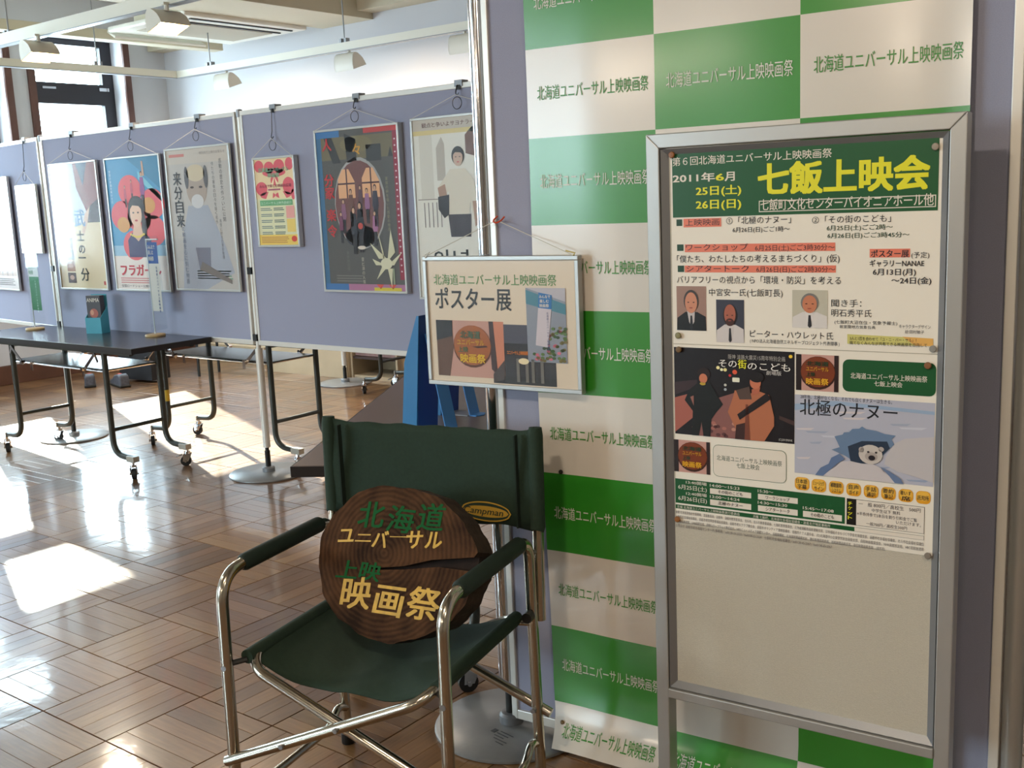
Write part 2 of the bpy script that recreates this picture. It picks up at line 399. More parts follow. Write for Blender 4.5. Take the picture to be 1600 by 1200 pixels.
# --- left wall with recessed windows
ZS, ZT = .95, 3.06
wins = [(5.27, 6.17), (4.09, 4.99), (2.91, 3.81), (1.73, 2.63)]
wl = MB()
T = .30
wl.b2((XL-T, YF, 0), (XL, YB, ZS), WHITE_WALL); wl.b2((XL-T, YF, ZT), (XL, YB, ZC), WHITE_WALL)
edges = sorted([e for w_ in wins for e in w_]); ys = [YF]+edges+[YB]
for k in range(0, len(ys), 2): wl.b2((XL-T, ys[k], ZS), (XL, ys[k+1], ZT), WHITE_WALL)
struct(wl.build('wall_left', smooth=False))
for k, (a, b) in enumerate(wins):
    f = MB(); X0 = XL-.24
    cw = .065
    # brown casing around the opening, on the wall face
    f.b2((XL, a-cw, ZS-.06), (XL+.025, a, ZT+cw), BROWN); f.b2((XL, b, ZS-.06), (XL+.025, b+cw, ZT+cw), BROWN)
    f.b2((XL, a, ZT), (XL+.025, b, ZT+cw), BROWN); f.b2((XL-.05, a-cw, ZS-.06), (XL+.06, b+cw, ZS), BROWN)
    fo = struct(f.build('window_%d' % (k+1), smooth=False))
    s_ = MB(); t = .055
    s_.b2((X0, a, ZS), (X0+.06, a+t, ZT), DARKSASH); s_.b2((X0, b-t-.06, ZS), (X0+.06, b, ZT), DARKSASH)
    s_.b2((X0, a+t, ZT-t), (X0+.06, b-t-.06, ZT), DARKSASH); s_.b2((X0, a+t, ZS), (X0+.06, b-t-.06, ZS+t), DARKSASH)
    s_.b2((X0-.01, a+t, 2.47), (X0+.08, b-t-.06, 2.66), DARKSASH)
    s_.build('sash', fo, smooth=False)
    h = MB(); h.b2((X0+.08, b-.18, 2.60), (X0+.10, b-.08, 2.63), CHROME); h.b2((X0+.08, a+.15, 2.60), (X0+.10, a+.28, 2.62), CHROME); h.build('window_catch', fo, smooth=False)
    for (z0, z1) in ((ZS+t, 2.47), (2.66, ZT-t)):
        g = MB(); g.b2((X0+.025, a+t, z0), (X0+.031, b-t-.06, z1), GLASS); g.build('pane', fo, smooth=False)
    # a portal helps the renderer find the sky through the opening
    pl = bpy.data.lights.new('window_portal', 'AREA'); pl.shape = 'RECTANGLE'; pl.size = b-a; pl.size_y = ZT-ZS; pl.cycles.is_portal = True
    po = bpy.data.objects.new('window_portal', pl); C.objects.link(po); po.location = (XL-.29, (a+b)/2, (ZS+ZT)/2); po.rotation_euler = (PI/2, 0, -PI/2)
wb_ = MB(); wb_.b2((XL-T, YB, 0), (XR, YB+.15, ZC), WHITE_WALL); struct(wb_.build('wall_back', smooth=False))
wr = MB(); wr.b2((XR, YF, 0), (XR+.15, YB+.15, ZC), mat('right_wall', (196, 186, 170), .8)); struct(wr.build('wall_right', smooth=False))
FW = mat('front_wall', (206, 200, 190), .8)
fill_wins = [(-8.9, -7.7), (-7.4, -6.2), (-5.9, -4.7)]  # unseen openings, added so daylight reaches the panel fronts
wf = MB(); wf.b2((XL-T, YF-.25, 0), (XR+.15, YF, ZS), FW); wf.b2((XL-T, YF-.25, ZT), (XR+.15, YF, ZC), FW)
xs_ = [XL-T]+[e for w_ in fill_wins for e in w_]+[XR+.15]
for k in range(0, len(xs_), 2): wf.b2((xs_[k], YF-.25, ZS), (xs_[k+1], YF, ZT), FW)
struct(wf.build('wall_front', smooth=False))
for k, (a, b) in enumerate(fill_wins):
    f = MB(); t = .055; Y0 = YF-.22
    for p_, q_ in (((a, ZS), (a+t, ZT)), ((b-t, ZS), (b, ZT)), ((a+t, ZT-t), (b-t, ZT)), ((a+t, ZS), (b-t, ZS+t)), ((a+t, 2.47), (b-t, 2.60))):
        f.b2((p_[0], Y0, p_[1]), (q_[0], Y0+.06, q_[1]), DARKSASH)
    fo = struct(f.build('window_%d' % (len(wins)+k+1), smooth=False))  # added fill windows, numbered on from the left wall ones
    for (z0, z1) in ((ZS+t, 2.47), (2.60, ZT-t)):
        g = MB(); g.b2((a+t, Y0+.025, z0), (b-t, Y0+.031, z1), GLASS); g.build('pane', fo, smooth=False)
    pl = bpy.data.lights.new('window_portal', 'AREA'); pl.shape = 'RECTANGLE'; pl.size = b-a; pl.size_y = ZT-ZS; pl.cycles.is_portal = True
    po = bpy.data.objects.new('window_portal', pl); C.objects.link(po); po.location = ((a+b)/2, YF-.24, (ZS+ZT)/2); po.rotation_euler = (PI/2, 0, 0)
ce = MB(); ce.b2((XL-T, YF-.15, ZC), (XR+.15, YB+.15, ZC+.2), CEIL); struct(ce.build('ceiling', smooth=False))
bb = MB(); bb.b2((XL, YF, 0), (XL+.025, YB, .17), BASEB); struct(bb.build('baseboard_left', smooth=False, bevel=.004))
bb = MB(); bb.b2((XL+.025, YB-.025, 0), (XR, YB, .17), BASEB); struct(bb.build('baseboard_back', smooth=False, bevel=.004))
# sloping cream plaster haunch in the corner, ceiling beams
bm_ = MB(); bm_.b2((-7.05, YF, 2.93), (-6.45, YB, ZC), CREAM); struct(bm_.build('trim_1', smooth=False))
bm_ = MB(); bm_.b2((-2.6, YF, 2.95), (-2.0, YB, ZC), CREAM); struct(bm_.build('trim_2', smooth=False))
bm_ = MB(); bm_.b2((XL, YB-.18, 2.98), (XR, YB, ZC), CREAM); struct(bm_.build('trim_3', smooth=False))

# --- services under the ceiling
p_ = MB(); p_.b2((-8.30, YF+.2, 2.86), (-8.16, YB-.19, 2.94), CREAM)
o = p_.build('ceiling_duct', smooth=False, bevel=.006); tag(o, 'thin cream duct running under the ceiling towards the window side', 'duct')
ac = empty('air_conditioner', 'white ceiling cassette air conditioner with dark slots above the panels', 'air conditioner', (-7.55, 5.84, 2.90))
a_ = MB(); a_.b2((-.42, -.42, .04), (.42, .42, .30), CREAM); a_.build('body', ac, smooth=False, bevel=.01)
a_ = MB(); a_.b2((-.51, -.61, 0), (.51, .61, .04), LAMPW); a_.build('panel', ac, smooth=False, bevel=.012)
a_ = MB(); a_.b2((-.30, -.48, -.006), (.22, .48, .0), mat('grille', (170, 160, 140), .6)); a_.build('grille', ac, smooth=False)
for x in (.27, .42):
    a_ = MB(); a_.b2((x-.012, -.50, -.008), (x+.012, .52, .004), BLACK); a_.build('slot', ac, smooth=False)
a_ = MB(); a_.box((-.57, -.1, -.0), (.14, .9, .02), LAMPW, Matrix.Rotation(.5, 3, 'Y')); a_.build('louvre', ac, smooth=False, bevel=.006)
for (x, y) in ((-.4, -.4), (.4, -.4), (-.4, .4), (.4, .4)):
    a_ = MB(); a_.cyl((x, y, .3), (x, y, ZC-2.91), .006, STEEL, 8); a_.build('rod', ac)

def rail(name, label, a, b, hang, hh=.03):
    """square section lighting rail from a to b (axis aligned), hung on thin rods"""
    A, B = Vector(a), Vector(b); d = (B-A).normalized(); L_ = (B-A).length
    r = empty(name, label, 'lighting rail', a, math.atan2(d.y, d.x))
    m = MB(); m.b2((0, -.022, -.03), (L_, .022, 2*hh-.03), RAIL); m.b2((0, -.026, -.032), (L_, .026, -.027), ALUD); m.build('track', r, smooth=False)
    for t in hang:
        h = MB(); h.cyl((t, 0, .03), (t, 0, ZC-A.z), .005, STEEL, 8)
        h.b2((t-.035, -.02, .03), (t-.015, .02, .06), STEEL); h.b2((t+.015, -.02, .03), (t+.035, .02, .06), STEEL); h.build('hanging_rod', r, smooth=False)
    return r
RZ = 2.6
rail('lighting_rail', 'long white lighting rail in front of the back wall', (-8.05, 5.86, RZ), (1.5, 5.86, RZ), [.45, 2.05, 3.7, 5.3, 7])
rail('lighting_rail', 'cream lighting rail crossing in front of the tall window', (-8.05, -3.8, RZ), (-8.05, 5.83, RZ), [1, 3, 5, 7.6, 8.9])
rail('lighting_rail', 'thick white lighting rail at the upper left carrying the two lit lamps', (-8.02, 3.84, RZ), (1.5, 3.74, RZ), [1.0, 3.2, 5.2, 7], .038)
rail('lighting_rail', 'rail behind the camera position', (-8.02, -3.76, RZ), (1.5, -3.76, RZ), [1.0, 3.2, 5.2, 7])
rail('lighting_rail', 'added rail over the camera position, out of view, for the fill lamps', (-8.02, .1, RZ), (1.5, .1, RZ), [1.0, 3.2, 5.2, 7])

def lamp(x, y, tip, label, lit=True, z=RZ-.02, emit=60, rz=0):
    """wall-washer: curved shell with leaf-shaped cheeks, open underneath; tip=+1 leans to +y"""
    r = empty('track_lamp', label, 'lamp', (x, y, z), rz)
    r.scale = (.9, .9, .9); L_ = .105; prof = [(-.066, -.175), (-.074, -.14), (-.074, -.10), (-.066, -.06), (-.045, -.036), (-.015, -.038), (.02, -.058), (.048, -.078), (.066, -.102), (.082, -.128)]
    prof = [(a*tip, b) for a, b in prof]
    m = MB(); n = len(prof); ins = [(a*.93, b-.004) for a, b in prof]
    vs = [(-L_, a, b) for a, b in prof]+[(L_, a, b) for a, b in prof]; m.add(vs, [(i, i+1, n+i+1, n+i) for i in range(n-1)], LAMPW)
    vs = [(-L_, a, b) for a, b in ins]+[(L_, a, b) for a, b in ins]; m.add(vs, [(i, i+1, n+i+1, n+i) for i in range(n-1)], LAMPW)
    m.build('shade', r, angle=60)
    for s in (-1, 1):
        k = MB(); k.prism(prof, 0, s*L_-.003, s*L_+.003, LAMPW); k.build('cheek', r, smooth=False)
    k = MB(); k.cyl((0, 0, 0), (0, 0, -.045), .014, LAMPW); k.b2((-.03, -.015, -.012), (.03, .015, .004), LAMPW); k.build('stem', r)
    k = MB(); k.cyl((-.06, .0, -.12), (.06, .0, -.12), .010, mat('halogen', (255, 225, 160), .5, emit=((255, 218, 150), emit)) if lit else LAMPW, 10)
    k.build('halogen_tube', r)
    if lit:
        k = MB(); g = mat('lamp_reflector', (255, 240, 205), .4, emit=((255, 226, 170), 14.0))
        k.add([(-.10, -.06*tip, -.085), (.10, -.06*tip, -.085), (.10, .035*tip, -.085), (-.10, .035*tip, -.085)], [(0, 1, 2, 3)], g); k.build('reflector', r, smooth=False)
        l = bpy.data.lights.new('lamp_light', 'AREA'); l.shape = 'RECTANGLE'; l.size = .18; l.size_y = .1; l.energy = LAMP_W; l.color = (1, .84, .66)
        lo = bpy.data.objects.new('lamp_light', l); C.objects.link(lo); lo.location = (x, y+.01*tip, z-.14); lo.rotation_euler = (-.0*tip, 0, 0)
        lo.rotation_euler = (.35*tip, 0, rz)
    return r
lamp(-6.62, 3.80, 1, 'lit track lamp glowing in front of the tall window, leftmost lamp', rz=-PI/2)
lamp(-5.24, 3.78, 1, 'lit track lamp beside the ceiling air conditioner', rz=-PI/2)
lamp(-7.40, 5.86, 1, 'white track lamp by the room corner, leftmost of those against the back wall')
lamp(-5.96, 5.86, 1, 'white track lamp in the middle of the back wall rail')
lamp(-4.84, 5.86, 1, 'white track lamp partly hidden by the tall chrome pole')
for x, t in ((-3.0, 'left'), (-1.5, 'right')): lamp(x, 5.86, 1, 'track lamp on the back wall rail behind the near panel, %s one' % t)
for x, t in ((-6.4, 'leftmost'), (-3.45, 'second'), (-1.2, 'third'), (.6, 'rightmost')): lamp(x, -3.76, 1, 'lit track lamp on the rail behind the camera, %s one' % t)
for x, t in ((-4.0, 'left'), (-.9, 'middle'), (.9, 'right')): lamp(x, .1, 1, 'added fill lamp on the rail over the camera, out of view, %s one' % t)  # unseen lamps added to brighten the near end of the room

# ================================================================== DISPLAY PANELS
PY = 3.73; PT, PB = 1.95, .72
def panel_stand(label, x, y, top, lo=.0, near=False):
    r = empty('panel_stand', label, 'panel stand', (x, y, 0))
    R = .215
    m = MB(); m.lathe([(R-.004, 0), (R, .003), (R, .009), (R-.006, .013), (.02, .014)], DISC, seg=48); m.build('base_disc', r)
    m = MB(); m.lathe([(.034, .012), (.034, .035), (.028, .042), (.02, .043)], ALUD, seg=20); m.build('socket', r)
    m = MB(); m.cyl((0, 0, .04), (0, 0, .13 if not near else .115), .015, BLACK); m.cyl((0, 0, .12), (0, 0, .15), .011, BLACK); m.build('black_collar', r)
    if not near:
        m = MB(); m.lathe([(.020, .15), (.020, .70)], ALU, seg=20); m.cyl((0, 0, .70), (0, 0, top-.02), .013, ALU); m.build('pole', r)
        m = MB(); m.lathe([(.016, top-.03), (.017, top+.008), (.006, top+.012)], ALUD, seg=16); m.build('cap', r)
        for z in (.76, 1.12):
            m = MB(); m.b2((-.016, -.022, z-.018), (.016, .01, z+.018), BLACK); m.build('clamp', r, smooth=False)
    return r
def panel(label, x0, y0, ang, width, top, bot, side=.016):
    r = empty('display_panel', label, 'display panel', (x0, y0, 0), ang)
    g = .022; m = MB(); m.b2((g+side, -.012, bot+.02), (width-g-side, .012, top-.02), FABRIC); m.build('fabric_board', r, smooth=False)
    for (n, a, b) in (('top_rail', (g, -.017, top-.024), (width-g, .017, top)), ('bottom_rail', (g, -.017, bot), (width-g, .017, bot+.026)),
                      ('side_rail', (g, -.017, bot), (g+side, .017, top)), ('side_rail', (width-g-side, -.017, bot), (width-g, .017, top))):
        if n == 'side_rail': a = (a[0], a[1], bot+.026); b = (b[0], b[1], top-.024)
        m = MB(); m.b2(a, b, ALU); m.build(n, r, smooth=False, bevel=.002)
    return r
panel_stand('round-based panel stand under the left folding table', -6.605, PY, PT)
panel_stand('round-based panel stand left of the brown table', -4.635, PY, PT)
panel('lavender display panel carrying three tall film posters', -6.605, PY, 0, 1.97, PT, PB)
panel('lavender display panel with the small pink flyer', -4.635, PY, 0, 1.97, PT, PB)
A0 = math.radians(-7)
panel('lavender display panel at the left edge, turned towards the window', -6.605-1.97*math.cos(A0), PY-1.97*math.sin(A0), A0, 1.97, PT, PB)
panel_stand('round-based panel stand hidden behind the near panel', -2.665, PY, PT)
panel_stand('panel stand at the far left, its disc just showing by the table leg', -8.575, 3.972, PT)

# near panel with the banner
NA = math.radians(4.7); P3 = Vector((-1.747, 2.177, 0)); NB = Board(P3, NA)
panel_stand('large grey round-based stand behind the folding chair', P3.x, P3.y, 2.2, near=True)
c0 = at_z(775, 1150, .0145)
k = MB(); dk = mat('sticker_ink', (70, 74, 80), .5)
k.b2((-.033, .010, 0), (-.018, .028, .0005), dk)
for j, (xx, ww) in enumerate([(-.010, .05), (-.012, .044), (-.010, .036), (.0, .05), (.02, .03)]): k.b2((xx, .026-.012*j, 0), (xx+ww, .0285-.012*j, .0005), dk)
o = k.build('stand_sticker', bpy.data.objects['panel_stand.004'] if False else None, smooth=False); o.location = c0; o.rotation_euler = (0, 0, -.15)
st_ = [q for q in bpy.data.objects if q.get('label', '').startswith('large grey round-based')][0]
o.parent = st_; o.location = c0-st_.location; o.location.z = .0142
np_ = empty('display_panel', 'tall lavender display panel behind the green and white banner', 'display panel', P3, NA)
m = MB(); m.b2((.032, -.010, .062), (1.225, .012, 2.36), FABRIC); m.build('fabric_board', np_, smooth=False)
m = MB(); m.b2((.014, -.018, .035), (.032, .02, 2.38), ALU); m.build('side_rail', np_, smooth=False, bevel=.002)
m = MB(); m.b2((1.225, -.018, .035), (1.245, .02, 2.38), ALU); m.build('side_rail', np_, smooth=False, bevel=.002)
m = MB(); m.b2((.032, -.018, .035), (1.225, .02, .062), ALU); m.build('bottom_rail', np_, smooth=False, bevel=.002)
m = MB(); m.b2((.032, -.018, 2.36), (1.225, .02, 2.38), ALU); m.build('top_rail', np_, smooth=False, bevel=.002)
m = MB(); m.lathe([(.021, .12), (.021, 2.4)], CHROME, (-.011, 0, 0), seg=24); m.build('pole', np_, label='bright round pole at the left edge of the panel')
m = MB(); m.lathe([(.021, .12), (.021, 2.4)], ALUG, (1.268, 0, 0), seg=24); m.build('pole', np_)
panel_stand('panel stand hidden behind the poster easel', *(NB.world(1.268, 0).xy), 2.2, near=True)
far = NB.world(1.292, 0); 
panel('lavender display panel at the right edge of the picture', far.x, far.y, NA-.12, 1.3, 2.38, .035)

# --- posters on the far panels
def hook(label, x, z_top, z_hook, plane, clip=True, ring=True, yy=-.03):
    w_ = plane.world(x, 0, 0)
    r = empty('hanging_hook', label, 'hook', (w_.x, w_.y, 0), plane.a)
    if clip:
        m = MB(); m.b2((-.022, -.022, z_top-.016), (.022, .022, z_top+.012), ALUD); m.b2((-.010, -.025, z_top-.03), (.012, -.021, z_top-.01), BLACK); m.build('clip', r, smooth=False)
    pts = [(0, yy+.004, z_top-.01), (0, yy-.004, z_hook+.03), (0, yy-.012, z_hook+.006), (.008, yy-.012, z_hook-.004), (.016, yy-.010, z_hook+.008)]
    m = MB(); m.tube(fillet(pts, .01, 3), .0025, WIRE, 6); m.build('wire_hook', r)
    if ring:
        m = MB(); c = (.006, yy-.012, z_hook-.035); n = 16
        m.tube([(c[0]+.026*math.cos(2*PI*k/n), c[1], c[2]+.026*math.sin(2*PI*k/n)) for k in range(n+1)], .0018, WIRE, 6, caps=False); m.build('ring', r)
    return r
def poster(name, label, plane, quad, off, hookpx, hook_label, clip=True, thick=.016, fw=.011, cat='poster', rect=None, frame_mat=SILVER):
    """framed sheet; quad = corner pixels TL,TR,BR,BL"""
    if rect is None:
        q = [plane.local(*p, off) for p in quad]
        x0 = (q[0][0]+q[3][0])/2; x1 = (q[1][0]+q[2][0])/2; zt = (q[0][1]+q[1][1])/2; zb = (q[2][1]+q[3][1])/2
    else: x0, x1, zb, zt = rect
    w_ = plane.O
    r = empty(name, label, cat, (w_.x, w_.y, 0), plane.a)
    yf = -off; m = MB()
    m.b2((x0, yf, zt-fw), (x1, yf+thick, zt), frame_mat); m.b2((x0, yf, zb), (x1, yf+thick, zb+fw), frame_mat)
    m.b2((x0, yf, zb+fw), (x0+fw, yf+thick, zt-fw), frame_mat); m.b2((x1-fw, yf, zb+fw), (x1, yf+thick, zt-fw), frame_mat)
    m.build('frame', r, smooth=False, bevel=.0015)
    m = MB(); m.b2((x0+fw, yf+.006, zb+fw), (x1-fw, yf+thick-.002, zt-fw), PAPER); m.build('sheet', r, smooth=False)
    pr = Print(plane, off-.006)
    W_, H_ = x1-x0-2*fw, zt-zb-2*fw
    def F(fx, fy): return (x0+fw+fx*W_, zt-fw-fy*H_)
    g = film('poster_glazing', (255, 255, 255), .01, .45, .09)
    m = MB(); m.b2((x0+fw, yf+.0008, zb+fw), (x1-fw, yf+.0012, zt-fw), g); m.build('glazing', r, smooth=False)
    if hookpx:
        hx, hz = plane.local(*hookpx, off)
        m = MB()
        for xx in (x0+.006, x1-.006): m.tube([(xx, yf-.001, zt-.004), (hx, -.044, hz)], .0013, STRING, 5)
        m.build('hanging_string', r)
        hook(hook_label, hx, PT, hz, plane, clip=clip)
    return r, pr, F, W_, H_
def fr(pr, F, x0, y0, x1, y1, c, lay=1):
    a = F(x0, y1); b = F(x1, y0); pr.rect(a[0], a[1], b[0], b[1], c, lay)
def fp(pr, F, pts, c, lay=1): pr.poly([F(*p) for p in pts], c, lay)
def fe(pr, F, cx, cy, rx, ry, c, W_, H_, lay=1): p = F(cx, cy); pr.ell(p[0], p[1], rx*W_, ry*H_, c, lay)
def ft(pr, F, t, x0, y1, x1, h, c, H_, lay=3, bold=0.): a = F(x0, y1); b = F(x1, y1); pr.text(t, a[0], a[1], b[0], h*H_, c, lay, bold)
def person_print(pr, F, W_, H_, cx, top, h, coat, skin=(206, 160, 130), hair=(40, 30, 28), lay=2, legs=(40, 36, 40)):
    """small printed figure, head to foot"""
    fp(pr, F, [(cx-.10*h, top+.16*h), (cx+.10*h, top+.16*h), (cx+.15*h, top+.5*h), (cx+.10*h, top+.62*h), (cx-.10*h, top+.62*h), (cx-.15*h, top+.5*h)], coat, lay)
    fp(pr, F, [(cx-.09*h, top+.6*h), (cx+.09*h, top+.6*h), (cx+.08*h, top+h), (cx+.01*h, top+h), (cx, top+.7*h), (cx-.01*h, top+h), (cx-.08*h, top+h)], legs, lay)
    fe(pr, F, cx, top+.08*h, .075*h, .085*h*W_/H_*1.2, hair, W_, H_, lay); fe(pr, F, cx, top+.095*h, .055*h, .065*h*W_/H_*1.2, skin, W_, H_, lay+1)
B0 = Board((-6.605, PY, 0), A0); B1 = Board((0, PY, 0), 0)
OFF = .045
def head(pr, F, W_, H_, cx, cy, s, skin, hair, lay=3):
    k = W_/H_
    fe(pr, F, cx, cy-.12*s*k, .55*s, .62*s*k, hair, W_, H_, lay); fe(pr, F, cx, cy, .42*s, .56*s*k, skin, W_, H_, lay+1)
    fp(pr, F, [(cx-.45*s, cy-.15*s*k), (cx-.2*s, cy-.62*s*k), (cx+.25*s, cy-.62*s*k), (cx+.45*s, cy-.15*s*k), (cx+.25*s, cy-.32*s*k), (cx-.2*s, cy-.36*s*k)], hair, lay+2)
    for sx in (-.17, .17): fe(pr, F, cx+sx*s, cy-.05*s*k, .07*s, .035*s*k, (50, 34, 30), W_, H_, lay+2)
    fe(pr, F, cx, cy+.28*s*k, .11*s, .04*s*k, (190, 70, 70), W_, H_, lay+2)
def lines(pr, F, x0, x1, y0, y1, n, c, H_, frac=.45, lay=2, rag=.15):
    for k in range(n):
        y = y0+(y1-y0)*(k+.3)/n; e = x1-random.random()*rag*(x1-x0); fr(pr, F, x0, y, e, y+(y1-y0)/n*frac, c, lay)

# p0a: big poster cut by the left edge
r, pr, F, W_, H_ = poster('film_poster', 'framed poster cut off by the left edge of the picture', B0, None, OFF, None, '', rect=(-1.085, -.516, .960, 1.730))
fr(pr, F, 0, 0, 1, 1, (226, 216, 214)); fr(pr, F, .45, .66, 1, .76, (176, 110, 100), 2); fr(pr, F, .1, .77, 1, .88, (196, 168, 150), 2)
for k in range(5): person_print(pr, F, W_, H_, .2+.16*k, .77, .11, [(120, 90, 80), (180, 150, 120)][k % 2], lay=3)
fe(pr, F, .5, .35, .28, .16, (206, 190, 186), W_, H_, 2); lines(pr, F, .1, .9, .9, .97, 4, (90, 80, 80), H_)
pr.build('poster_print', r)
# p0b small flyer
q0 = B0.local(24, 290, OFF); q1 = B0.local(56, 287, OFF); q2 = B0.local(65, 395, OFF); q3 = B0.local(33, 397, OFF)
r, pr, F, W_, H_ = poster('film_flyer', 'small framed flyer with glare on the panel at the left edge', B0, [(24, 290), (55, 287), (65, 395), (33, 397)], OFF, (36, 268), 'wire hook on the panel at the left edge', clip=True)
fr(pr, F, 0, 0, 1, 1, (214, 218, 214))
for k, c in enumerate([(196, 160, 170), (200, 120, 160), (150, 190, 170), (190, 190, 160), (210, 170, 190), (150, 190, 150), (200, 200, 190), (220, 200, 160)]):
    fr(pr, F, .62, .02+.12*k, .96, .12+.12*k, c, 2)
lines(pr, F, .08, .5, .1, .9, 9, (150, 150, 160), H_); pr.build('flyer_print', r)
# p1 samurai-like poster : cream lower half, blue and rust cloth above, brush lettering
r, pr, F, W_, H_ = poster('film_poster', 'framed poster with rust and white upper half and brush lettering on cream', B1, [(74, 257), (147, 249), (170, 453), (95, 453)], OFF, (107, 234), 'wire hook above the poster with rust and cream halves')
fr(pr, F, 0, 0, 1, .47, (206, 212, 220)); fr(pr, F, 0, .47, 1, 1, (226, 208, 172))
fp(pr, F, [(.52, 0), (1, 0), (1, .47), (.78, .47), (.7, .36), (.55, .2)], (132, 62, 56), 2); fp(pr, F, [(.58, 0), (.82, 0), (.7, .18)], (66, 70, 92), 3)
fp(pr, F, [(.74, .36), (1, .28), (1, .47), (.66, .47)], (64, 44, 50), 3); fp(pr, F, [(.68, .40), (.8, .34), (.72, .47), (.6, .58), (.58, .54)], (212, 176, 150), 4)
fp(pr, F, [(0, 0), (.12, 0), (.05, .14), (0, .2)], (150, 70, 66), 2)
for k, c in enumerate([(112, 62, 50), (84, 50, 46), (150, 96, 60), (70, 44, 42)]): fr(pr, F, .16, .59+.095*k, .34, .675+.095*k, c, 2); fe(pr, F, .25, .63+.095*k, .05, .02, (190, 150, 130), W_, H_, 3)
for ch, (x, y, s_) in zip('武士の一分', [(.44, .50, .13), (.46, .62, .085), (.47, .72, .075), (.44, .80, .09), (.46, .94, .1)]):
    a = F(x, y); pr.text(ch, a[0], a[1], a[0]+s_*W_*1.75, s_*H_, (38, 30, 28) if y > .55 else (110, 150, 190), 5, .02)
fr(pr, F, .93, .94, .97, .97, (180, 40, 40), 2); pr.build('poster_print', r)
# p2 blue poster with a red flower shape
r, pr, F, W_, H_ = poster('film_poster', 'framed blue poster with red flower shape and red katakana title', B1, [(160, 249), (246, 238), (268, 455), (183, 456)], OFF, (201, 219), 'wire hook above the blue flower poster')
fr(pr, F, 0, 0, 1, .72, (66, 150, 196)); fr(pr, F, 0, .72, 1, 1, (236, 224, 216)); fr(pr, F, 0, .66, 1, .74, (150, 190, 214), 2)
fp(pr, F, [(.4, 0), (1, 0), (1, .25), (.7, .12)], (50, 130, 170), 2); fp(pr, F, [(.6, .1), (1, .3), (1, .34), (.6, .16)], (120, 196, 216), 3)
for cx, cy in ((.42, .24), (.24, .43), (.82, .35), (.42, .66), (.80, .55), (.55, .45)): fe(pr, F, cx, cy, .22, .115, (226, 84, 92), W_, H_, 3)
for cx, cy in ((.75, .36), (.24, .50)): fe(pr, F, cx, cy, .12, .06, (214, 150, 60), W_, H_, 4)
for cx, cy in ((.33, .20), (.46, .16)): person_print(pr, F, W_, H_, cx, cy, .17, (190, 70, 90), lay=4)
person_print(pr, F, W_, H_, .66, .10, .3, (150, 70, 140), lay=4); fp(pr, F, [(.68, .03), (.71, .03), (.72, .14), (.68, .14)], (206, 160, 130), 5)
fe(pr, F, .52, .37, .15, .085, (42, 30, 34), W_, H_, 6); fp(pr, F, [(.62, .33), (.68, .5), (.66, .64), (.58, .55)], (42, 30, 34), 6)
fp(pr, F, [(.40, .56), (.62, .56), (.74, .62), (.70, .75), (.30, .75), (.30, .62)], (52, 44, 96), 6); fp(pr, F, [(.45, .48), (.57, .48), (.6, .58), (.5, .63), (.4, .58)], (232, 190, 160), 7)
head(pr, F, W_, H_, .50, .42, .26, (236, 196, 168), (42, 30, 34), 8)
for k in range(9): fe(pr, F, .37+.031*k, .575+.02*math.sin(k*PI/8), .016, .009, (232, 206, 90), W_, H_, 9)
ft(pr, F, 'フラガール', .10, .895, .86, .085, (200, 36, 56), H_, 4, .04)
pr.vtext('常夏の楽園を咲かせた', *F(.05, .08), .018, (214, 234, 244)); lines(pr, F, .08, .8, .905, .955, 3, (206, 120, 120), H_); ft(pr, F, '全国ロードショー公開中の映画', .08, .985, .8, .022, (60, 50, 60), H_)
pr.build('poster_print', r)
# p3 pale monochrome poster
r, pr, F, W_, H_ = poster('film_poster', 'framed pale grey poster of an old man with vertical ink lettering', B1, [(254, 235), (354, 222), (377, 455), (277, 455)], OFF, (303, 202), 'wire hook above the pale grey poster')
fr(pr, F, 0, 0, 1, 1, (190, 184, 178)); fr(pr, F, 0, 0, 1, .1, (200, 190, 178), 2)
fp(pr, F, [(.3, .40), (.62, .40), (.85, .70), (.95, .88), (.5, 1), (.1, 1), (.18, .6)], (166, 170, 182), 2)
fe(pr, F, .46, .27, .17, .14, (172, 154, 140), W_, H_, 3); fe(pr, F, .46, .17, .15, .06, (206, 190, 160), W_, H_, 4); fe(pr, F, .31, .2, .035, .08, (90, 86, 88), W_, H_, 4); fe(pr, F, .62, .2, .035, .08, (90, 86, 88), W_, H_, 4)
fe(pr, F, .46, .37, .1, .05, (206, 204, 204), W_, H_, 4)
for sx in (.39, .53): fe(pr, F, sx, .27, .03, .008, (60, 50, 50), W_, H_, 5)
fp(pr, F, [(.36, .70), (.60, .70), (.58, .86), (.40, .86)], (118, 118, 134), 3); fp(pr, F, [(.45, .8), (.9, .93), (.9, .96), (.4, .86)], (120, 110, 104), 4)
for k, ch in enumerate('来分自来'):
    a = F(.09, .25+.10*k); pr.text(ch, a[0], a[1], a[0]+.07, .068, (44, 44, 50), 5, .02)
pr.vtext('この映画を心に刻む物語', *F(.16, .50), .030, (66, 92, 140)); pr.vtext('侍たちの最後の日々を描く名作', *F(.72, .10), .022, (96, 92, 92)); pr.vtext('感動の歴史大作ついに公開', *F(.84, .08), .026, (90, 86, 86)); pr.vtext('風雪に耐えた男の物語', *F(.78, .50), .02, (110, 104, 104))
lines(pr, F, .35, .95, .86, .93, 4, (96, 150, 120), H_); fr(pr, F, .05, .03, .3, .05, (200, 120, 110), 3); ft(pr, F, '特別先行上映のお知らせ', .55, .045, .95, .02, (130, 120, 116), H_)
pr.build('poster_print', r)
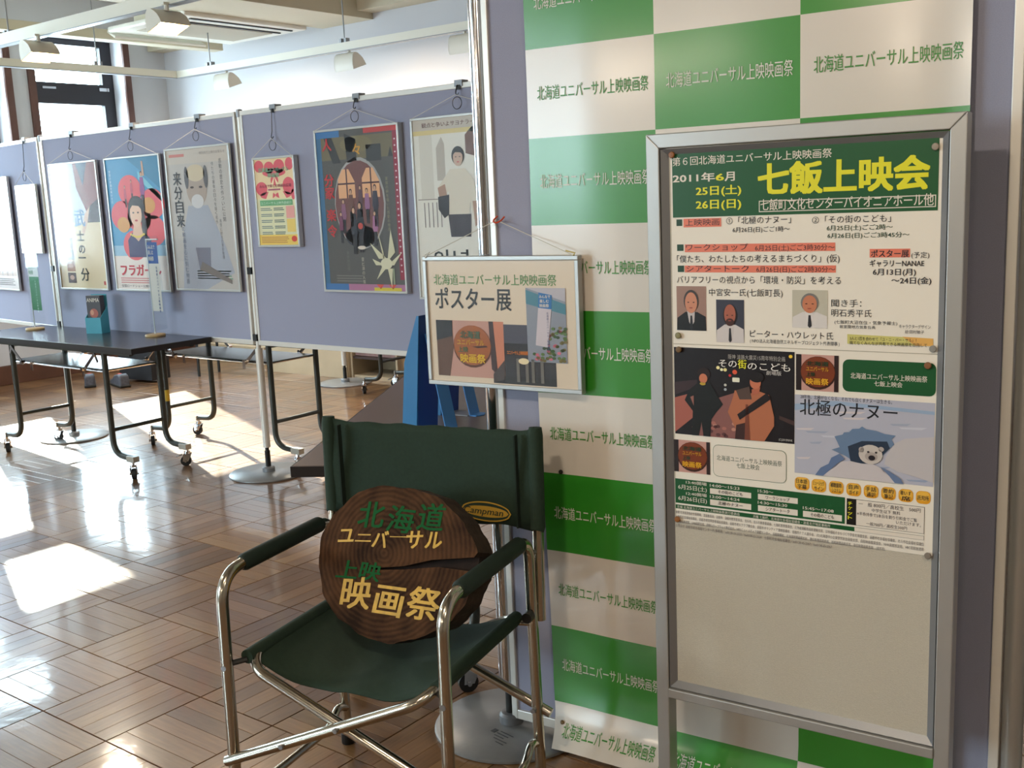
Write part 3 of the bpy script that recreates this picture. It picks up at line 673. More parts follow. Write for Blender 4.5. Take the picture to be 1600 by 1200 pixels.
# p4 pink flyer
r, pr, F, W_, H_ = poster('film_flyer', 'small framed flyer with pink and red top and yellow foot', B1, [(390, 248), (456, 241), (470, 385), (407, 387)], OFF, (423, 216), 'wire hook above the small pink flyer', clip=True, thick=.03)
fr(pr, F, 0, 0, 1, 1, (228, 226, 186)); fr(pr, F, 0, 0, 1, .46, (240, 216, 170), 2)
for cx, cy, a, b in ((.12, .08, .13, .07), (.38, .10, .13, .07), (.64, .09, .14, .08), (.9, .07, .12, .07), (.5, .16, .3, .05), (.15, .34, .2, .08), (.85, .32, .2, .1), (.5, .25, .1, .06), (.3, .42, .2, .04), (.7, .42, .2, .04), (.95, .42, .08, .06)):
    fe(pr, F, cx, cy, min(a, cx, 1-cx) if min(cx, 1-cx) < a else a, b, (226, 92, 104), W_, H_, 3)
fp(pr, F, [(.5, .2), (.25, .46), (.42, .46)], (246, 226, 180), 4); fp(pr, F, [(.5, .2), (.6, .46), (.78, .46)], (246, 226, 180), 4)
ft(pr, F, '北海道ユニバーサル', .1, .15, .88, .05, (130, 176, 140), H_, 5, .03); ft(pr, F, '映画祭', .34, .215, .64, .05, (130, 176, 140), H_, 5, .03); ft(pr, F, 'みんなで楽しむ映画の広場', .1, .33, .92, .035, (150, 40, 66), H_, 5, .02); fr(pr, F, .32, .345, .64, .365, (170, 90, 110), 5)
fr(pr, F, .08, .475, .92, .54, (110, 176, 120), 4); ft(pr, F, 'ユニバーサル上映作品紹介', .1, .525, .9, .03, (220, 240, 220), H_, 5)
for k in range(5): lines(pr, F, .08, .38, .56+.07*k, .60+.07*k, 2, (110, 130, 130), H_, .5); lines(pr, F, .42, .7, .56+.07*k, .60+.07*k, 2, (70, 96, 96), H_, .5)
fr(pr, F, .74, .55, .95, .69, (238, 170, 160), 3); fr(pr, F, .74, .70, .95, .85, (240, 210, 110), 3); fr(pr, F, 0, .88, 1, 1, (240, 206, 96), 3); fe(pr, F, .9, .93, .07, .035, (220, 70, 50), W_, H_, 4); lines(pr, F, .05, .8, .9, .98, 4, (190, 120, 60), H_, .4, 4)
pr.build('flyer_print', r)
# p5 dark poster with an oval group and a lily
r, pr, F, W_, H_ = poster('film_poster', 'framed dark poster with an oval group picture and a white lily', B1, [(488, 206), (620, 189), (637, 458), (508, 457)], OFF, (551, 170), 'wire hook above the dark lily poster', thick=.034)
fr(pr, F, 0, 0, 1, 1, (86, 84, 80)); fr(pr, F, 0, 0, .06, .96, (60, 110, 150), 2); fr(pr, F, .94, .02, 1, .93, (150, 34, 60), 2)
fr(pr, F, .06, .04, .94, .18, (116, 106, 78), 2); fr(pr, F, 0, 0, .3, .04, (60, 120, 180), 3); fr(pr, F, .6, 0, 1, .03, (196, 60, 60), 3)
for pts in ([(.1, .04), (.2, .04), (.3, .2), (.2, .2)], [(.36, .02), (.5, .06), (.5, .2), (.38, .2)], [(.62, .1), (.8, .1), (.8, .2), (.62, .2)], [(.88, .18), (.91, .12), (.94, .18)]): fp(pr, F, pts, (52, 52, 52), 3)
fe(pr, F, .5, .09, .2, .05, (126, 116, 80), W_, H_, 3)
fe(pr, F, .505, .455, .315, .285, (170, 168, 166), W_, H_, 3); fe(pr, F, .5, .46, .30, .27, (116, 70, 66), W_, H_, 4); fe(pr, F, .5, .66, .2, .07, (40, 42, 54), W_, H_, 4)
for cx in (.36, .66):
    fp(pr, F, [(cx-.11, .42), (cx-.11, .30), (cx-.05, .24), (cx+.03, .24), (cx+.10, .32), (cx+.10, .42)], (232, 176, 130), 5)
    fr(pr, F, cx-.008, .24, cx+.008, .42, (80, 44, 50), 6); fr(pr, F, cx-.11, .325, cx+.10, .335, (80, 44, 50), 6)
for cx, tp, hh, c in ((.30, .42, .22, (140, 90, 120)), (.40, .36, .24, (110, 70, 60)), (.60, .36, .22, (150, 100, 140)), (.70, .34, .26, (50, 44, 60)), (.52, .34, .2, (90, 60, 70)), (.26, .5, .2, (120, 60, 90)), (.68, .5, .22, (170, 110, 150)), (.42, .47, .3, (36, 34, 46)), (.50, .44, .32, (30, 30, 40))):
    person_print(pr, F, W_, H_, cx, tp, hh, c, lay=7)
fe(pr, F, .5, .73, .05, .012, (220, 206, 190), W_, H_, 9); fe(pr, F, .50, .595, .03, .02, (196, 70, 60), W_, H_, 9)
for pts in ([(.78, .88), (.70, .62), (.76, .76)], [(.80, .80), (.60, .70), (.70, .80)], [(.80, .82), (.86, .62), (.90, .76)], [(.80, .84), (.98, .76), (.88, .84)], [(.78, .84), (.62, .80), (.66, .84)], [(.78, .86), (.66, .93), (.74, .84)], [(.80, .86), (.84, .98), (.86, .86)]):
    fp(pr, F, [pts[0], pts[1], pts[2]], (214, 210, 176), 8)
fe(pr, F, .79, .83, .07, .035, (220, 216, 186), W_, H_, 9); fr(pr, F, .86, .86, .88, .96, (150, 160, 130), 8)
for ch, y in zip('人分家楽令', (.12, .34, .42, .56, .66)):
    a = F(.08, y); pr.text(ch, a[0], a[1], a[0]+.062, .055, (196, 44, 46), 6, .03)
a = F(.46, .16); pr.text('々', a[0], a[1], a[0]+.05, .055, (206, 150, 50), 6, .02)
pr.vtext('家族の絆を描いた感動の物語', *F(.83, .30), .018, (150, 140, 110)); pr.vtext('命がけの恋', *F(.30, .75), .018, (120, 116, 110)); pr.vtext('愛と涙の人情喜劇', *F(.48, .79), .02, (190, 180, 160))
for k in range(22): fe(pr, F, .965, .08+.038*k, .01, .005, (226, 200, 206), W_, H_, 4)
lines(pr, F, .15, .5, .90, .95, 3, (120, 116, 110), H_); fr(pr, F, 0, .96, .3, 1, (60, 116, 176), 4); fr(pr, F, .3, .96, 1, 1, (176, 116, 150), 4); fr(pr, F, .62, .98, .95, 1, (220, 200, 60), 5)
for cx in (.7, .85): fp(pr, F, [(cx, .99), (cx-.05, .96), (cx+.04, .96)], (220, 80, 70), 5)
pr.build('poster_print', r)
# p6 white poster, right part hidden
q = B1.local(640, 190, OFF); q2 = B1.local(655, 420, OFF)
r, pr, F, W_, H_ = poster('film_poster', 'framed white poster with brush Korean title and a walking man', B1, None, OFF, (711, 148), 'wire hook above the white poster beside the tall pole', rect=(q[0], q[0]+.575, 1.0, q[1]+.012))
fr(pr, F, 0, 0, 1, 1, (232, 230, 220)); fr(pr, F, 0, 0, 1, .06, (200, 190, 176), 2); fr(pr, F, 0, .06, .9, .085, (220, 202, 140), 3)
ft(pr, F, '観点と争いよサヨナラー　銅銀と', .1, .045, .85, .026, (96, 50, 40), H_, 4, .01)
fp(pr, F, [(.55, .10), (.62, .06), (.9, .04), (1, .04), (1, .25), (.66, .22), (.55, .2)], (116, 80, 64), 3); fp(pr, F, [(.66, .22), (1, .26), (1, .4), (.75, .3)], (200, 196, 188), 3); fp(pr, F, [(.78, .30), (.9, .28), (.88, .40), (.76, .38)], (44, 40, 44), 4)
fp(pr, F, [(.24, .16), (.30, .10), (.33, .14), (.33, .34), (.24, .34)], (186, 178, 166), 2); fr(pr, F, .06, .06, .20, .44, (216, 212, 200), 2); fr(pr, F, .02, .44, 1, .445, (150, 140, 130), 3)
for k in range(5): fr(pr, F, .08+.045*k, .46, .09+.045*k, .60, (140, 130, 126), 3)
fp(pr, F, [(.38, .28), (.54, .28), (.62, .34), (.66, .46), (.64, .56), (.60, .56), (.58, .46), (.56, .54), (.32, .54), (.36, .40), (.30, .42), (.24, .38)], (222, 214, 196), 5)
fp(pr, F, [(.60, .46), (.66, .46), (.66, .58), (.62, .60)], (176, 140, 118), 6); fp(pr, F, [(.24, .38), (.32, .36), (.34, .44), (.26, .46)], (176, 140, 118), 6)
fp(pr, F, [(.34, .53), (.58, .53), (.57, .655), (.36, .655)], (52, 36, 44), 6); fp(pr, F, [(.24, .43), (.36, .42), (.35, .53), (.30, .55), (.24, .50)], (36, 30, 34), 7)
head(pr, F, W_, H_, .47, .22, .12, (206, 176, 156), (30, 24, 26), 7)
ft(pr, F, '안녕,사요', .16, .86, 1.0, .13, (30, 36, 36), H_, 4, .01); ft(pr, F, 'あんにょ', .60, .89, .96, .05, (50, 50, 50), H_, 4, .01); ft(pr, F, '平和な未来へ', .64, .71, .98, .022, (130, 60, 60), H_, 4, .01)
for k in range(1): lines(pr, F, .08, .9, .92, .98, 4, (150, 140, 130), H_)
pr.build('poster_print', r)

# ================================================================== BANNER
PW = .336; ROW0 = 1.796; RH = .209; U0 = .1465
def bdef(x, z):
    """how far the sheet stands off (negative = towards the viewer)"""
    e = max(0., 1-(x-U0)/.16); f = max(0., (x-(U0+3*PW-.10))/.10)
    rip = .005*e*math.sin(z*4.2+.6)+.003*math.sin(x*9+z*1.7)*(1 if z > .2 else .5)
    curl = -.09*max(0., (.16-z)/.16)**2
    return -.006*e*e-.012*f*f+rip+curl
def bx(x, z):   # the free left edge drifts inwards towards the foot
    return x + (.012*max(0, (1.2-z)/1.2))*max(0., 1-(x-U0)/.2) + (.03*max(0, (.14-z)/.14)*max(0., 1-(x-U0)/.12))
ban = empty('banner', 'glossy green and white chequered banner printed with the festival name', 'banner', P3, NA)
GREEN = mat('banner_green', (50, 142, 38), .3, coat=.8, coat_rough=.16); BWHITE = mat('banner_white', (222, 214, 204), .3, coat=.8, coat_rough=.16)
BOFF = .024
b = MB(); pg = Print(NB, BOFF+.0006, lambda x, z: 0)
NX, NZ = 10, 6
for c in range(3):
    for rr in range(-1, 10):
        z1 = ROW0-RH*(rr-0)+0 if rr > 0 else ROW0+RH*(1-rr)-RH
        z1 = ROW0-(rr-1)*RH; z0 = max(z1-RH, .022)
        m_ = GREEN if (c+rr) % 2 == 0 else BWHITE
        vs = []
        for j in range(NZ+1):
            for i in range(NX+1):
                x = U0+PW*(c+i/NX); z = z0+(z1-z0)*j/NZ
                vs.append((bx(x, z), -BOFF+bdef(x, z), z))
        b.add(vs, [(j*(NX+1)+i, j*(NX+1)+i+1, (j+1)*(NX+1)+i+1, (j+1)*(NX+1)+i) for j in range(NZ) for i in range(NX)], m_)
o = b.build('banner_sheet', ban, angle=180)
FEST = '北海道ユニバーサル上映映画祭'
tb = Print(NB, BOFF+.0008, bdef); WI = mat('banner_ink_white', (222, 220, 208), .35); GI = mat('banner_ink_green', (60, 140, 50), .35)
for c in range(3):
    for rr in range(-1, 10):
        zc = ROW0-(rr-.5)*RH
        if rr == 9: zc = .062
        zt = zc-.012
        x0 = U0+PW*c+.029
        tb.text(FEST, bx(x0, zt), zt-.004, x0+PW-.044, .032, WI if (c+rr) % 2 == 0 else GI, 2, .006)
tb.build('banner_lettering', ban)
for (px, py, c, lab) in ((875, 738, (30, 26, 24), 'black pin near the banner left edge, level with the chair back'), (883, 1125, (120, 96, 60), 'brown pin at the foot of the banner left edge')):
    x, z = NB.local(px, py, BOFF+.01); wv = NB.world(x, 0, BOFF+.004)
    m = MB(); m.lathe([(.006, 0), (.006, .002), (.004, .005), (.001, .006)], mat('pin_%d' % px, c, .4), seg=14); o = m.build('pin')
    o.location = NB.world(x, z, BOFF+.001-bdef(x, z)); o.rotation_euler = (PI/2, 0, NA); tag(o, lab, 'pin')

# ================================================================== POSTER EASEL
EO = .20; EB = Board(NB.world(0, 0, EO), NA)
es = empty('poster_easel', 'aluminium poster board stand in front of the chequered banner', 'easel', EB.O, NA)
x0, x1, zt = .543, 1.181, 1.567; PW2 = .030; D = .042
m = MB(); m.prism([(x0, .02), (x0+PW2, .02), (x0+PW2, zt-PW2), (x0, zt)], 1, 0, D, ALUG); m.build('post', es, smooth=False, bevel=.002)
m = MB(); m.prism([(x1-PW2, .02), (x1, .02), (x1, zt), (x1-PW2, zt-PW2)], 1, 0, D, ALUG); m.build('post', es, smooth=False, bevel=.002)
m = MB(); m.prism([(x0, zt), (x0+PW2, zt-PW2), (x1-PW2, zt-PW2), (x1, zt)], 1, 0, D, ALUG); m.build('top_bar', es, smooth=False, bevel=.002)
zb = .325
m = MB(); m.b2((x0+PW2, -.004, zb-.022), (x1-PW2, D, zb), ALUG); m.build('bottom_bar', es, smooth=False, bevel=.002)
# inner bevelled frame
ix0, ix1, iz0, iz1 = x0+PW2+.002, x1-PW2-.002, zb+.002, zt-PW2-.002; bw = .014
def inner(pts4, nm):
    m = MB(); (a, b_, c, d) = pts4
    m.add([(a[0], .004, a[1]), (b_[0], .004, b_[1]), (c[0], .016, c[1]), (d[0], .016, d[1])], [(0, 1, 2, 3)], ALUD)
    m.add([(a[0], .03, a[1]), (b_[0], .03, b_[1]), (c[0], .03, c[1]), (d[0], .03, d[1])], [(3, 2, 1, 0)], ALUD); m.build(nm, es, smooth=False)
O4 = [(ix0, iz0), (ix1, iz0), (ix1, iz1), (ix0, iz1)]; I4 = [(ix0+bw, iz0+bw), (ix1-bw, iz0+bw), (ix1-bw, iz1-bw), (ix0+bw, iz1-bw)]
for k in range(4): inner((O4[k], O4[(k+1) % 4], I4[(k+1) % 4], I4[k]), 'inner_frame')
m = MB(); m.b2((ix0+bw, .016, iz0+bw), (ix1-bw, .03, iz1-bw), CORKB); m.build('pin_board', es, smooth=False)
for xx in (x0+PW2/2, x1-PW2/2):
    m = MB(); m.b2((xx-.016, -.13, 0), (xx+.016, .15, .02), ALUD); m.build('foot', es, smooth=False, bevel=.004)

SH = EB   # sheets lie 2 mm proud of the pin board (board face is .016 behind the frame face)
so_ = -.0145
def corner(px, py): return EB.local(px, py, so_)
PTL = corner(1048, 238); PTR = corner(1474, 218); PBL = corner(1056, 812); PBR = corner(1456, 872)
ex0 = (PTL[0]+PBL[0])/2; ex1 = (PTR[0]+PBR[0])/2; ezt = (PTL[1]+PTR[1])/2; ezb = (PBL[1]+PBR[1])/2
seam = (corner(1052, 538)[1]+corner(1465, 551)[1]+.0)/2
seam = corner(1052, 537)[1]
GR = (22, 84, 44); YE = (226, 222, 40); WH = (226, 218, 206); BK = (44, 44, 50); DG = (28, 66, 44); PK = (226, 124, 100)
up = empty('poster_sheet', 'upper festival sheet with green heading and yellow title, pinned to the board', 'poster', EB.O, NA)
lo = empty('poster_sheet', 'lower festival sheet with two film pictures, timetable and yellow badges', 'poster', EB.O, NA)
m = MB(); m.b2((ex0, -so_, seam+.0008), (ex1, -so_+.001, ezt), PAPER); m.build('sheet', up, smooth=False)
m = MB(); m.b2((ex0, -so_, ezb), (ex1, -so_+.001, seam-.0008), PAPER); m.build('sheet', lo, smooth=False)
# the print code works in photo pixels projected on the real sheet
pu = Print(EB, so_+.0004); tu = Print(EB, so_+.0004)
def prect(P_, xa, ya, xb, yb, c, lay=1):
    a = P_.loc(xa, ya); b_ = P_.loc(xb, yb); P_.rect(a[0], b_[1], b_[0], a[1], c, lay)
hx0, hzt = pu.loc(1050, 241); hx1, _ = pu.loc(1468, 221); hzb = (pu.loc(1048, 338)[1]+pu.loc(1467, 331)[1])/2
pu.rect(hx0, hzb, hx1, hzt, GR, 1)
bx0, bz0 = pu.loc(1186, 333); bx1, bz1 = pu.loc(1463, 304)
for k, c in ((0, WH), (.0018, GR)): pu.rect(bx0+k, bz0+k+.002, bx1-k, bz1-k, c, 2+(k > 0))
tu.ptext('第６回北海道ユニバーサル上映映画祭', 1051, 258, 1300, 248, 13, WH, bold=.008)
tu.ptext('2011年', 1052, 286, 1117, 283, 13, WH, bold=.03); tu.ptext('6', 1119, 283, 1131, 283, 13, YE, bold=.03); tu.ptext('月', 1133, 283, 1148, 282, 14, WH, bold=.03)
tu.ptext('25日(土)', 1088, 306, 1158, 303, 14, YE, bold=.025); tu.ptext('26日(日)', 1088, 327, 1158, 325, 14, YE, bold=.025)
tu.ptext('七飯上映会', 1186, 303, 1451, 296, 46, YE, bold=.045)
tu.ptext('七飯町文化センターパイオニアホール他', 1189, 328, 1459, 322, 17, WH, lay=5, bold=.012)
def row(px, py, w_, h, c=DG): prect(pu, px, py, px+w_, py+h, c)
row(1057, 343, 9, 10); row(1058, 382, 10, 10); row(1059, 415, 10, 10)
prect(pu, 1068, 342, 1127, 354, PK); prect(pu, 1070, 382, 1305, 392, PK); prect(pu, 1070, 415, 1306, 426, PK)
prect(pu, 1359, 389, 1422, 402, PK)
tu.ptext('上映映画', 1071, 353, 1124, 352, 10, BK); tu.ptext('①「北極のナヌー」', 1135, 350, 1236, 349, 11, BK); tu.ptext('②「その街のこども」', 1269, 349, 1392, 347, 11, BK)
tu.ptext('6月26日(日)ごご1時～', 1145, 363, 1234, 362, 8, BK, bold=.008); tu.ptext('6月25日(土)ごご2時～', 1292, 360, 1395, 359, 8, DG, bold=.012); tu.ptext('6月26日(日)ごご3時45分～', 1293, 372, 1421, 371, 8, DG, bold=.012)
tu.ptext('ワークショップ', 1072, 392, 1169, 391, 10, BK); tu.ptext('6月25日(土)ごご3時30分～', 1180, 392, 1304, 391, 9, BK)
tu.ptext('「僕たち、わたしたちの考えるまちづくり」(仮)', 1058, 410, 1312, 410, 11, BK)
tu.ptext('シアタートーク', 1073, 425, 1170, 425, 10, BK); tu.ptext('6月26日(日)ごご2時30分～', 1182, 425, 1305, 426, 9, BK)
tu.ptext('バリアフリーの視点から「環境・防災」を考える', 1058, 442, 1314, 445, 11, BK)
tu.ptext('ポスター展', 1361, 402, 1420, 402, 11, BK, bold=.02); tu.ptext('(予定)', 1424, 403, 1452, 403, 9, BK); tu.ptext('ギャラリーNANAE', 1359, 416, 1444, 417, 10, BK, bold=.015)
tu.ptext('6月13日(月)', 1364, 430, 1431, 430, 10, BK, bold=.015); tu.ptext('～24日(金)', 1393, 443, 1455, 444, 10, BK, bold=.015)
tu.ptext('中宮安一氏(七飯町長)', 1108, 462, 1223, 464, 11, BK); tu.ptext('聞き手：', 1299, 479, 1346, 480, 11, BK); tu.ptext('明石秀平氏', 1299, 494, 1362, 496, 11, BK)
tu.ptext('ピーター・ハウレット氏', 1172, 527, 1302, 531, 11, BK)
tu.ptext('( NPO法人北海道自然エネルギープロジェクト代表理事 )', 1172, 535, 1312, 541, 6, BK); tu.ptext('(七飯町大沼在住・気象予報士)', 1304, 506, 1402, 508, 5.5, BK); tu.ptext('前室蘭地方気象台長', 1312, 513, 1368, 514, 5, BK)
tu.ptext('キャラクターデザイン', 1405, 513, 1454, 514, 6, (90, 86, 90)); tu.ptext('絵:田村敏子', 1414, 521, 1444, 522, 5.5, (90, 86, 90))
pu.ppoly([(1324, 522), (1458, 529), (1458, 541), (1324, 537)], (206, 200, 120), 1); pu.ppoly([(1410, 526), (1458, 529), (1458, 541), (1430, 540)], (226, 176, 96), 2)
tu.ptext('3人と1匹を合わせて「ユ・ニ・バー・サル」！', 1328, 531, 1432, 535, 5.5, BK, lay=4); tu.ptext('隔てなくみんなが共有できる映画祭を目指して…', 1328, 538, 1455, 543, 5.5, BK, lay=4)
def portrait(x0, y0, x1, y1, bg, hair, skin, coat, shirt, bald=False, side=0):
    P_ = pu; a = P_.loc(x0, y0); b_ = P_.loc(x1, y1); W_ = b_[0]-a[0]; H_ = a[1]-b_[1]
    F = lambda fx, fy: (a[0]+fx*W_, a[1]-fy*H_)
    P_.rect(a[0], b_[1], b_[0], a[1], bg, 1)
    P_.poly([F(.0, 1), F(.02, .72), F(.3, .58), F(.7, .58), F(.98, .68), F(1, 1)], coat, 2)
    P_.poly([F(.36, .56), F(.62, .56), F(.60, .80), F(.5, .92), F(.42, .80)], shirt, 3)
    P_.poly([F(.47, .66), F(.53, .66), F(.56, .95), F(.5, 1), F(.45, .95)], (40, 40, 46), 4)
    c = F(.5, .36); P_.ell(c[0], c[1]+.03*H_*(0 if bald else 1), .25*W_, .25*H_, hair, 4)
    P_.ell(c[0], c[1]-.01*H_+(.03*H_ if bald else 0), .205*W_, .235*H_, skin, 5)
    for s in (-1, 1): e = F(.5+s*.09, .36); P_.ell(e[0], e[1], .035*W_, .012*H_, (50, 34, 30), 6, 10)
    e = F(.5, .485); P_.ell(e[0], e[1], .06*W_, .014*H_, (150, 70, 60), 7, 10)
    return F, W_, H_
portrait(1057, 447, 1104, 517, (156, 124, 112), (66, 62, 62), (202, 138, 110), (24, 24, 26), (196, 190, 190))
F, W_, H_ = portrait(1119, 468, 1163, 536, (58, 60, 74), (44, 34, 34), (168, 96, 76), (206, 200, 200), (206, 200, 200), bald=True)
c = F(.5, .52); pu.ell(c[0], c[1], .15*W_, .09*H_, (70, 40, 36), 6)
portrait(1238, 453, 1293, 513, (190, 186, 170), (120, 118, 116), (196, 124, 92), (214, 210, 208), (220, 216, 214))
pu.build('printed_pictures', up); tu.build('lettering', up)

pl_ = Print(EB, so_+.0004); tl = Print(EB, so_+.0004)
def rr4(P_, x0, y0, x1, y1): a = P_.loc(x0, y0); b_ = P_.loc(x1, y1); return a[0], b_[1], b_[0], a[1]
# night street picture with two people in winter coats
fx0, fz1 = pl_.loc(1053, 542); fz0 = pl_.loc(1054, 677)[1]; fx1 = (pl_.loc(1243, 552)[0]+pl_.loc(1240, 693)[0])/2
W_, H_ = fx1-fx0, fz1-fz0; F = lambda x, y: (fx0+x*W_, fz1-y*H_)
def q(pts, c, l): pl_.poly([F(*p) for p in pts], c, l)
q([(0, 0), (1, 0), (1, 1), (0, 1)], (24, 18, 22), 1)
q([(0, .58), (.14, .52), (.20, .75), (0, .98)], (164, 96, 84), 2); q([(0, .40), (.2, .36), (.2, .44), (0, .55)], (60, 44, 48), 2); q([(.38, .55), (.52, .48), (.54, 1), (.16, 1), (.15, .9), (.3, .78)], (136, 90, 86), 2)
for k in range(14): a = F(.3+random.random()*.22, .82+random.random()*.16); pl_.ell(a[0], a[1], .02*W_, .02*H_, random.choice([(170, 110, 100), (96, 60, 62), (190, 136, 120)]), 3, 8)
q([(.88, .7), (1, .75), (1, .8), (.88, .74)], (70, 50, 48), 2)
q([(.2, .4), (.3, .36), (.36, .5), (.42, .62), (.36, .72), (.32, .80), (.31, 1), (.25, 1), (.235, .84), (.21, 1), (.15, 1), (.16, .72), (.09, .60), (.13, .48)], (22, 24, 24), 4)
q([(.14, .56), (.17, .54), (.17, .66)], (150, 100, 90), 5); a = F(.255, .34); pl_.ell(a[0], a[1], .035*W_, .055*H_, (196, 120, 90), 6); a = F(.26, .29); pl_.ell(a[0], a[1], .055*W_, .07*H_, (40, 26, 24), 5); a = F(.25, .40); pl_.ell(a[0], a[1], .025*W_, .018*H_, (190, 160, 60), 6)
q([(.52, .45), (.62, .50), (.70, .44), (.80, .48), (.84, .72), (.84, .82), (.76, 1), (.52, 1), (.53, .90), (.46, .70), (.50, .55)], (176, 108, 78), 4)
q([(.53, .45), (.64, .40), (.66, .54), (.56, .55)], (84, 66, 60), 5); q([(.78, .46), (.82, .52), (.56, .78), (.54, .72)], (30, 22, 24), 6); q([(.61, .6), (.63, .6), (.645, 1), (.60, 1)], (120, 66, 50), 6); q([(.53, .84), (.62, .80), (.64, 1), (.52, 1)], (60, 36, 34), 5)
a = F(.69, .35); pl_.ell(a[0], a[1], .045*W_, .075*H_, (196, 116, 86), 6); a = F(.70, .29); pl_.ell(a[0], a[1], .06*W_, .06*H_, (26, 20, 22), 7); q([(.66, .43), (.73, .40), (.72, .47), (.66, .5)], (176, 100, 76), 5)
for (x, y, r_, c) in ((.38, .21, .015, (240, 230, 170)), (.41, .23, .013, (240, 240, 200)), (.44, .23, .015, (230, 220, 150)), (.52, .25, .02, (220, 90, 60)), (.48, .29, .012, (200, 50, 50)), (.44, .40, .012, (200, 200, 190)), (.44, .45, .012, (170, 180, 190)), (.97, .05, .015, (240, 200, 60))):
    a = F(x, y); pl_.ell(a[0], a[1], r_*W_, r_*H_*1.3, c, 3, 10)
a = F(.50, .36); b_ = F(.56, .31); pl_.rrect(a[0], a[1], b_[0], b_[1], .002, (230, 230, 210), 4)
def ft2(t, x0, y, x1, h, c, bold=0.): a = F(x0, y); b_ = F(x1, y); tl.text(t, a[0], a[1], b_[0], h*H_, c, 9, bold)
ft2('阪神 淡路大震災15周年特別企画', .47, .105, .93, .05, (176, 172, 168)); ft2('その', .39, .20, .54, .085, (236, 232, 226), .008); ft2('街', .55, .205, .62, .095, (226, 222, 50), .015); ft2('のこども', .63, .215, .97, .085, (236, 232, 226), .008); ft2('劇場版', .78, .26, .90, .045, (206, 200, 196)); ft2('(C)2010NHK', .88, .975, .99, .03, (200, 196, 190))
# little pictures of the log sign
def logpic(x0, y0, x1, y1):
    a = pl_.loc(x0, y0); b_ = pl_.loc(x1, y1); w_, h_ = b_[0]-a[0], a[1]-b_[1]
    pl_.rect(a[0], b_[1], b_[0], a[1], (196, 150, 140), 1); pl_.rect(a[0], b_[1], a[0]+.13*w_, a[1], (36, 24, 24), 2); pl_.rect(b_[0]-.1*w_, b_[1], b_[0], a[1], (44, 26, 26), 2)
    c = (a[0]+.52*w_, a[1]-.5*h_); pl_.ell(c[0], c[1], .42*w_, .46*h_, (60, 30, 20), 3); pl_.ell(c[0], c[1]+.03*h_, .40*w_, .42*h_, (122, 54, 24), 4)
    for t, yy, cc in (('北海道', .30, (36, 60, 36)), ('ユニバーサル', .45, (206, 150, 40)), ('上映', .60, (36, 60, 36)), ('映画祭', .82, (226, 170, 40))):
        ww = .5*w_ if t != '上映' else .2*w_; xx = c[0]-.27*w_
        tl.text(t, xx, a[1]-yy*h_, xx+ww*1.05, (.17 if t == '映画祭' else .12)*h_, cc, 7, .03)
logpic(1244, 553, 1310, 613); logpic(1053, 686, 1110, 742)
a = rr4(pl_, 1317, 561, 1462, 620); pl_.rrect(*a, .012, GR, 1)
tl.ptext(FEST, 1329, 592, 1449, 597, 9, WH, bold=.01); tl.ptext('七飯上映会', 1366, 603, 1410, 606, 8, WH, bold=.01)
a = rr4(pl_, 1114, 694, 1229, 756); pl_.rrect(*a, .012, GR, 1); pl_.rrect(a[0]+.0009, a[1]+.0009, a[2]-.0009, a[3]-.0009, .0113, WH, 2)
tl.ptext(FEST, 1120, 720, 1222, 728, 8, DG, bold=.008); tl.ptext('七飯上映会', 1151, 731, 1187, 735, 8, DG, bold=.008)
# snow picture with a bear cub looking out of its den
sx0, sz1 = pl_.loc(1242, 616); sx1 = (pl_.loc(1462, 630)[0]+pl_.loc(1457, 760)[0])/2; sz0 = pl_.loc(1240, 738)[1]; W_, H_ = sx1-sx0, sz1-sz0
F = lambda x, y: (sx0+x*W_, sz1-y*H_)
q([(0, 0), (1, 0), (1, 1), (0, 1)], (178, 180, 196), 1)
for k in range(26):
    x, y = random.random(), random.random()*.9+.05; l_ = .08+random.random()*.18
    x = min(x, .98-l_); q([(x, y), (x+l_, y-.02), (x+l_*.8, y+.012), (x+.02, y+.018)], random.choice([(196, 198, 210), (160, 168, 190), (204, 196, 200), (150, 162, 188)]), 2)
q([(0, .12), (.3, .05), (1, .1), (1, .14), (.35, .1), (0, .2)], (150, 172, 200), 2)
q([(.73, .52), (.80, .45), (.88, .43), (1, .40), (1, .95), (.88, .90), (.76, .86), (.66, .78), (.68, .66)], (190, 186, 190), 3)
q([(.30, .49), (.36, .46), (.37, .43), (.41, .42), (.43, .38), (.48, .37), (.50, .34), (.53, .37), (.60, .38), (.66, .41), (.74, .42), (.71, .47), (.73, .53), (.69, .60), (.64, .70), (.58, .80), (.46, .80), (.38, .72), (.28, .66), (.34, .62), (.32, .55)], (104, 128, 160), 4); q([(.40, .60), (.5, .52), (.68, .50), (.70, .58), (.62, .72), (.52, .80), (.42, .78)], (42, 56, 76), 5)
q([(.22, 1), (.27, .92), (.32, .86), (.35, .80), (.42, .78), (.50, .80), (.58, .79), (.64, .83), (.66, .88), (.72, .93), (.76, 1)], (198, 192, 196), 6); q([(.16, 1), (.20, .90), (.26, .84), (.28, .76), (.34, .70), (.38, .76), (.33, .82), (.28, .90), (.22, 1)], (96, 118, 156), 7); q([(.64, .82), (.70, .86), (.78, .94), (.80, 1), (.74, 1), (.70, .92)], (104, 124, 160), 7)
a = F(.565, .675); pl_.ell(a[0], a[1], .085*W_, .12*H_, (198, 190, 184), 8); a = F(.50, .625); pl_.ell(a[0], a[1], .02*W_, .035*H_, (180, 170, 166), 8); a = F(.64, .60); pl_.ell(a[0], a[1], .02*W_, .03*H_, (180, 170, 166), 8)
a = F(.57, .70); pl_.ell(a[0], a[1], .045*W_, .055*H_, (170, 160, 156), 9); a = F(.575, .715); pl_.ell(a[0], a[1], .024*W_, .032*H_, (36, 32, 40), 10)
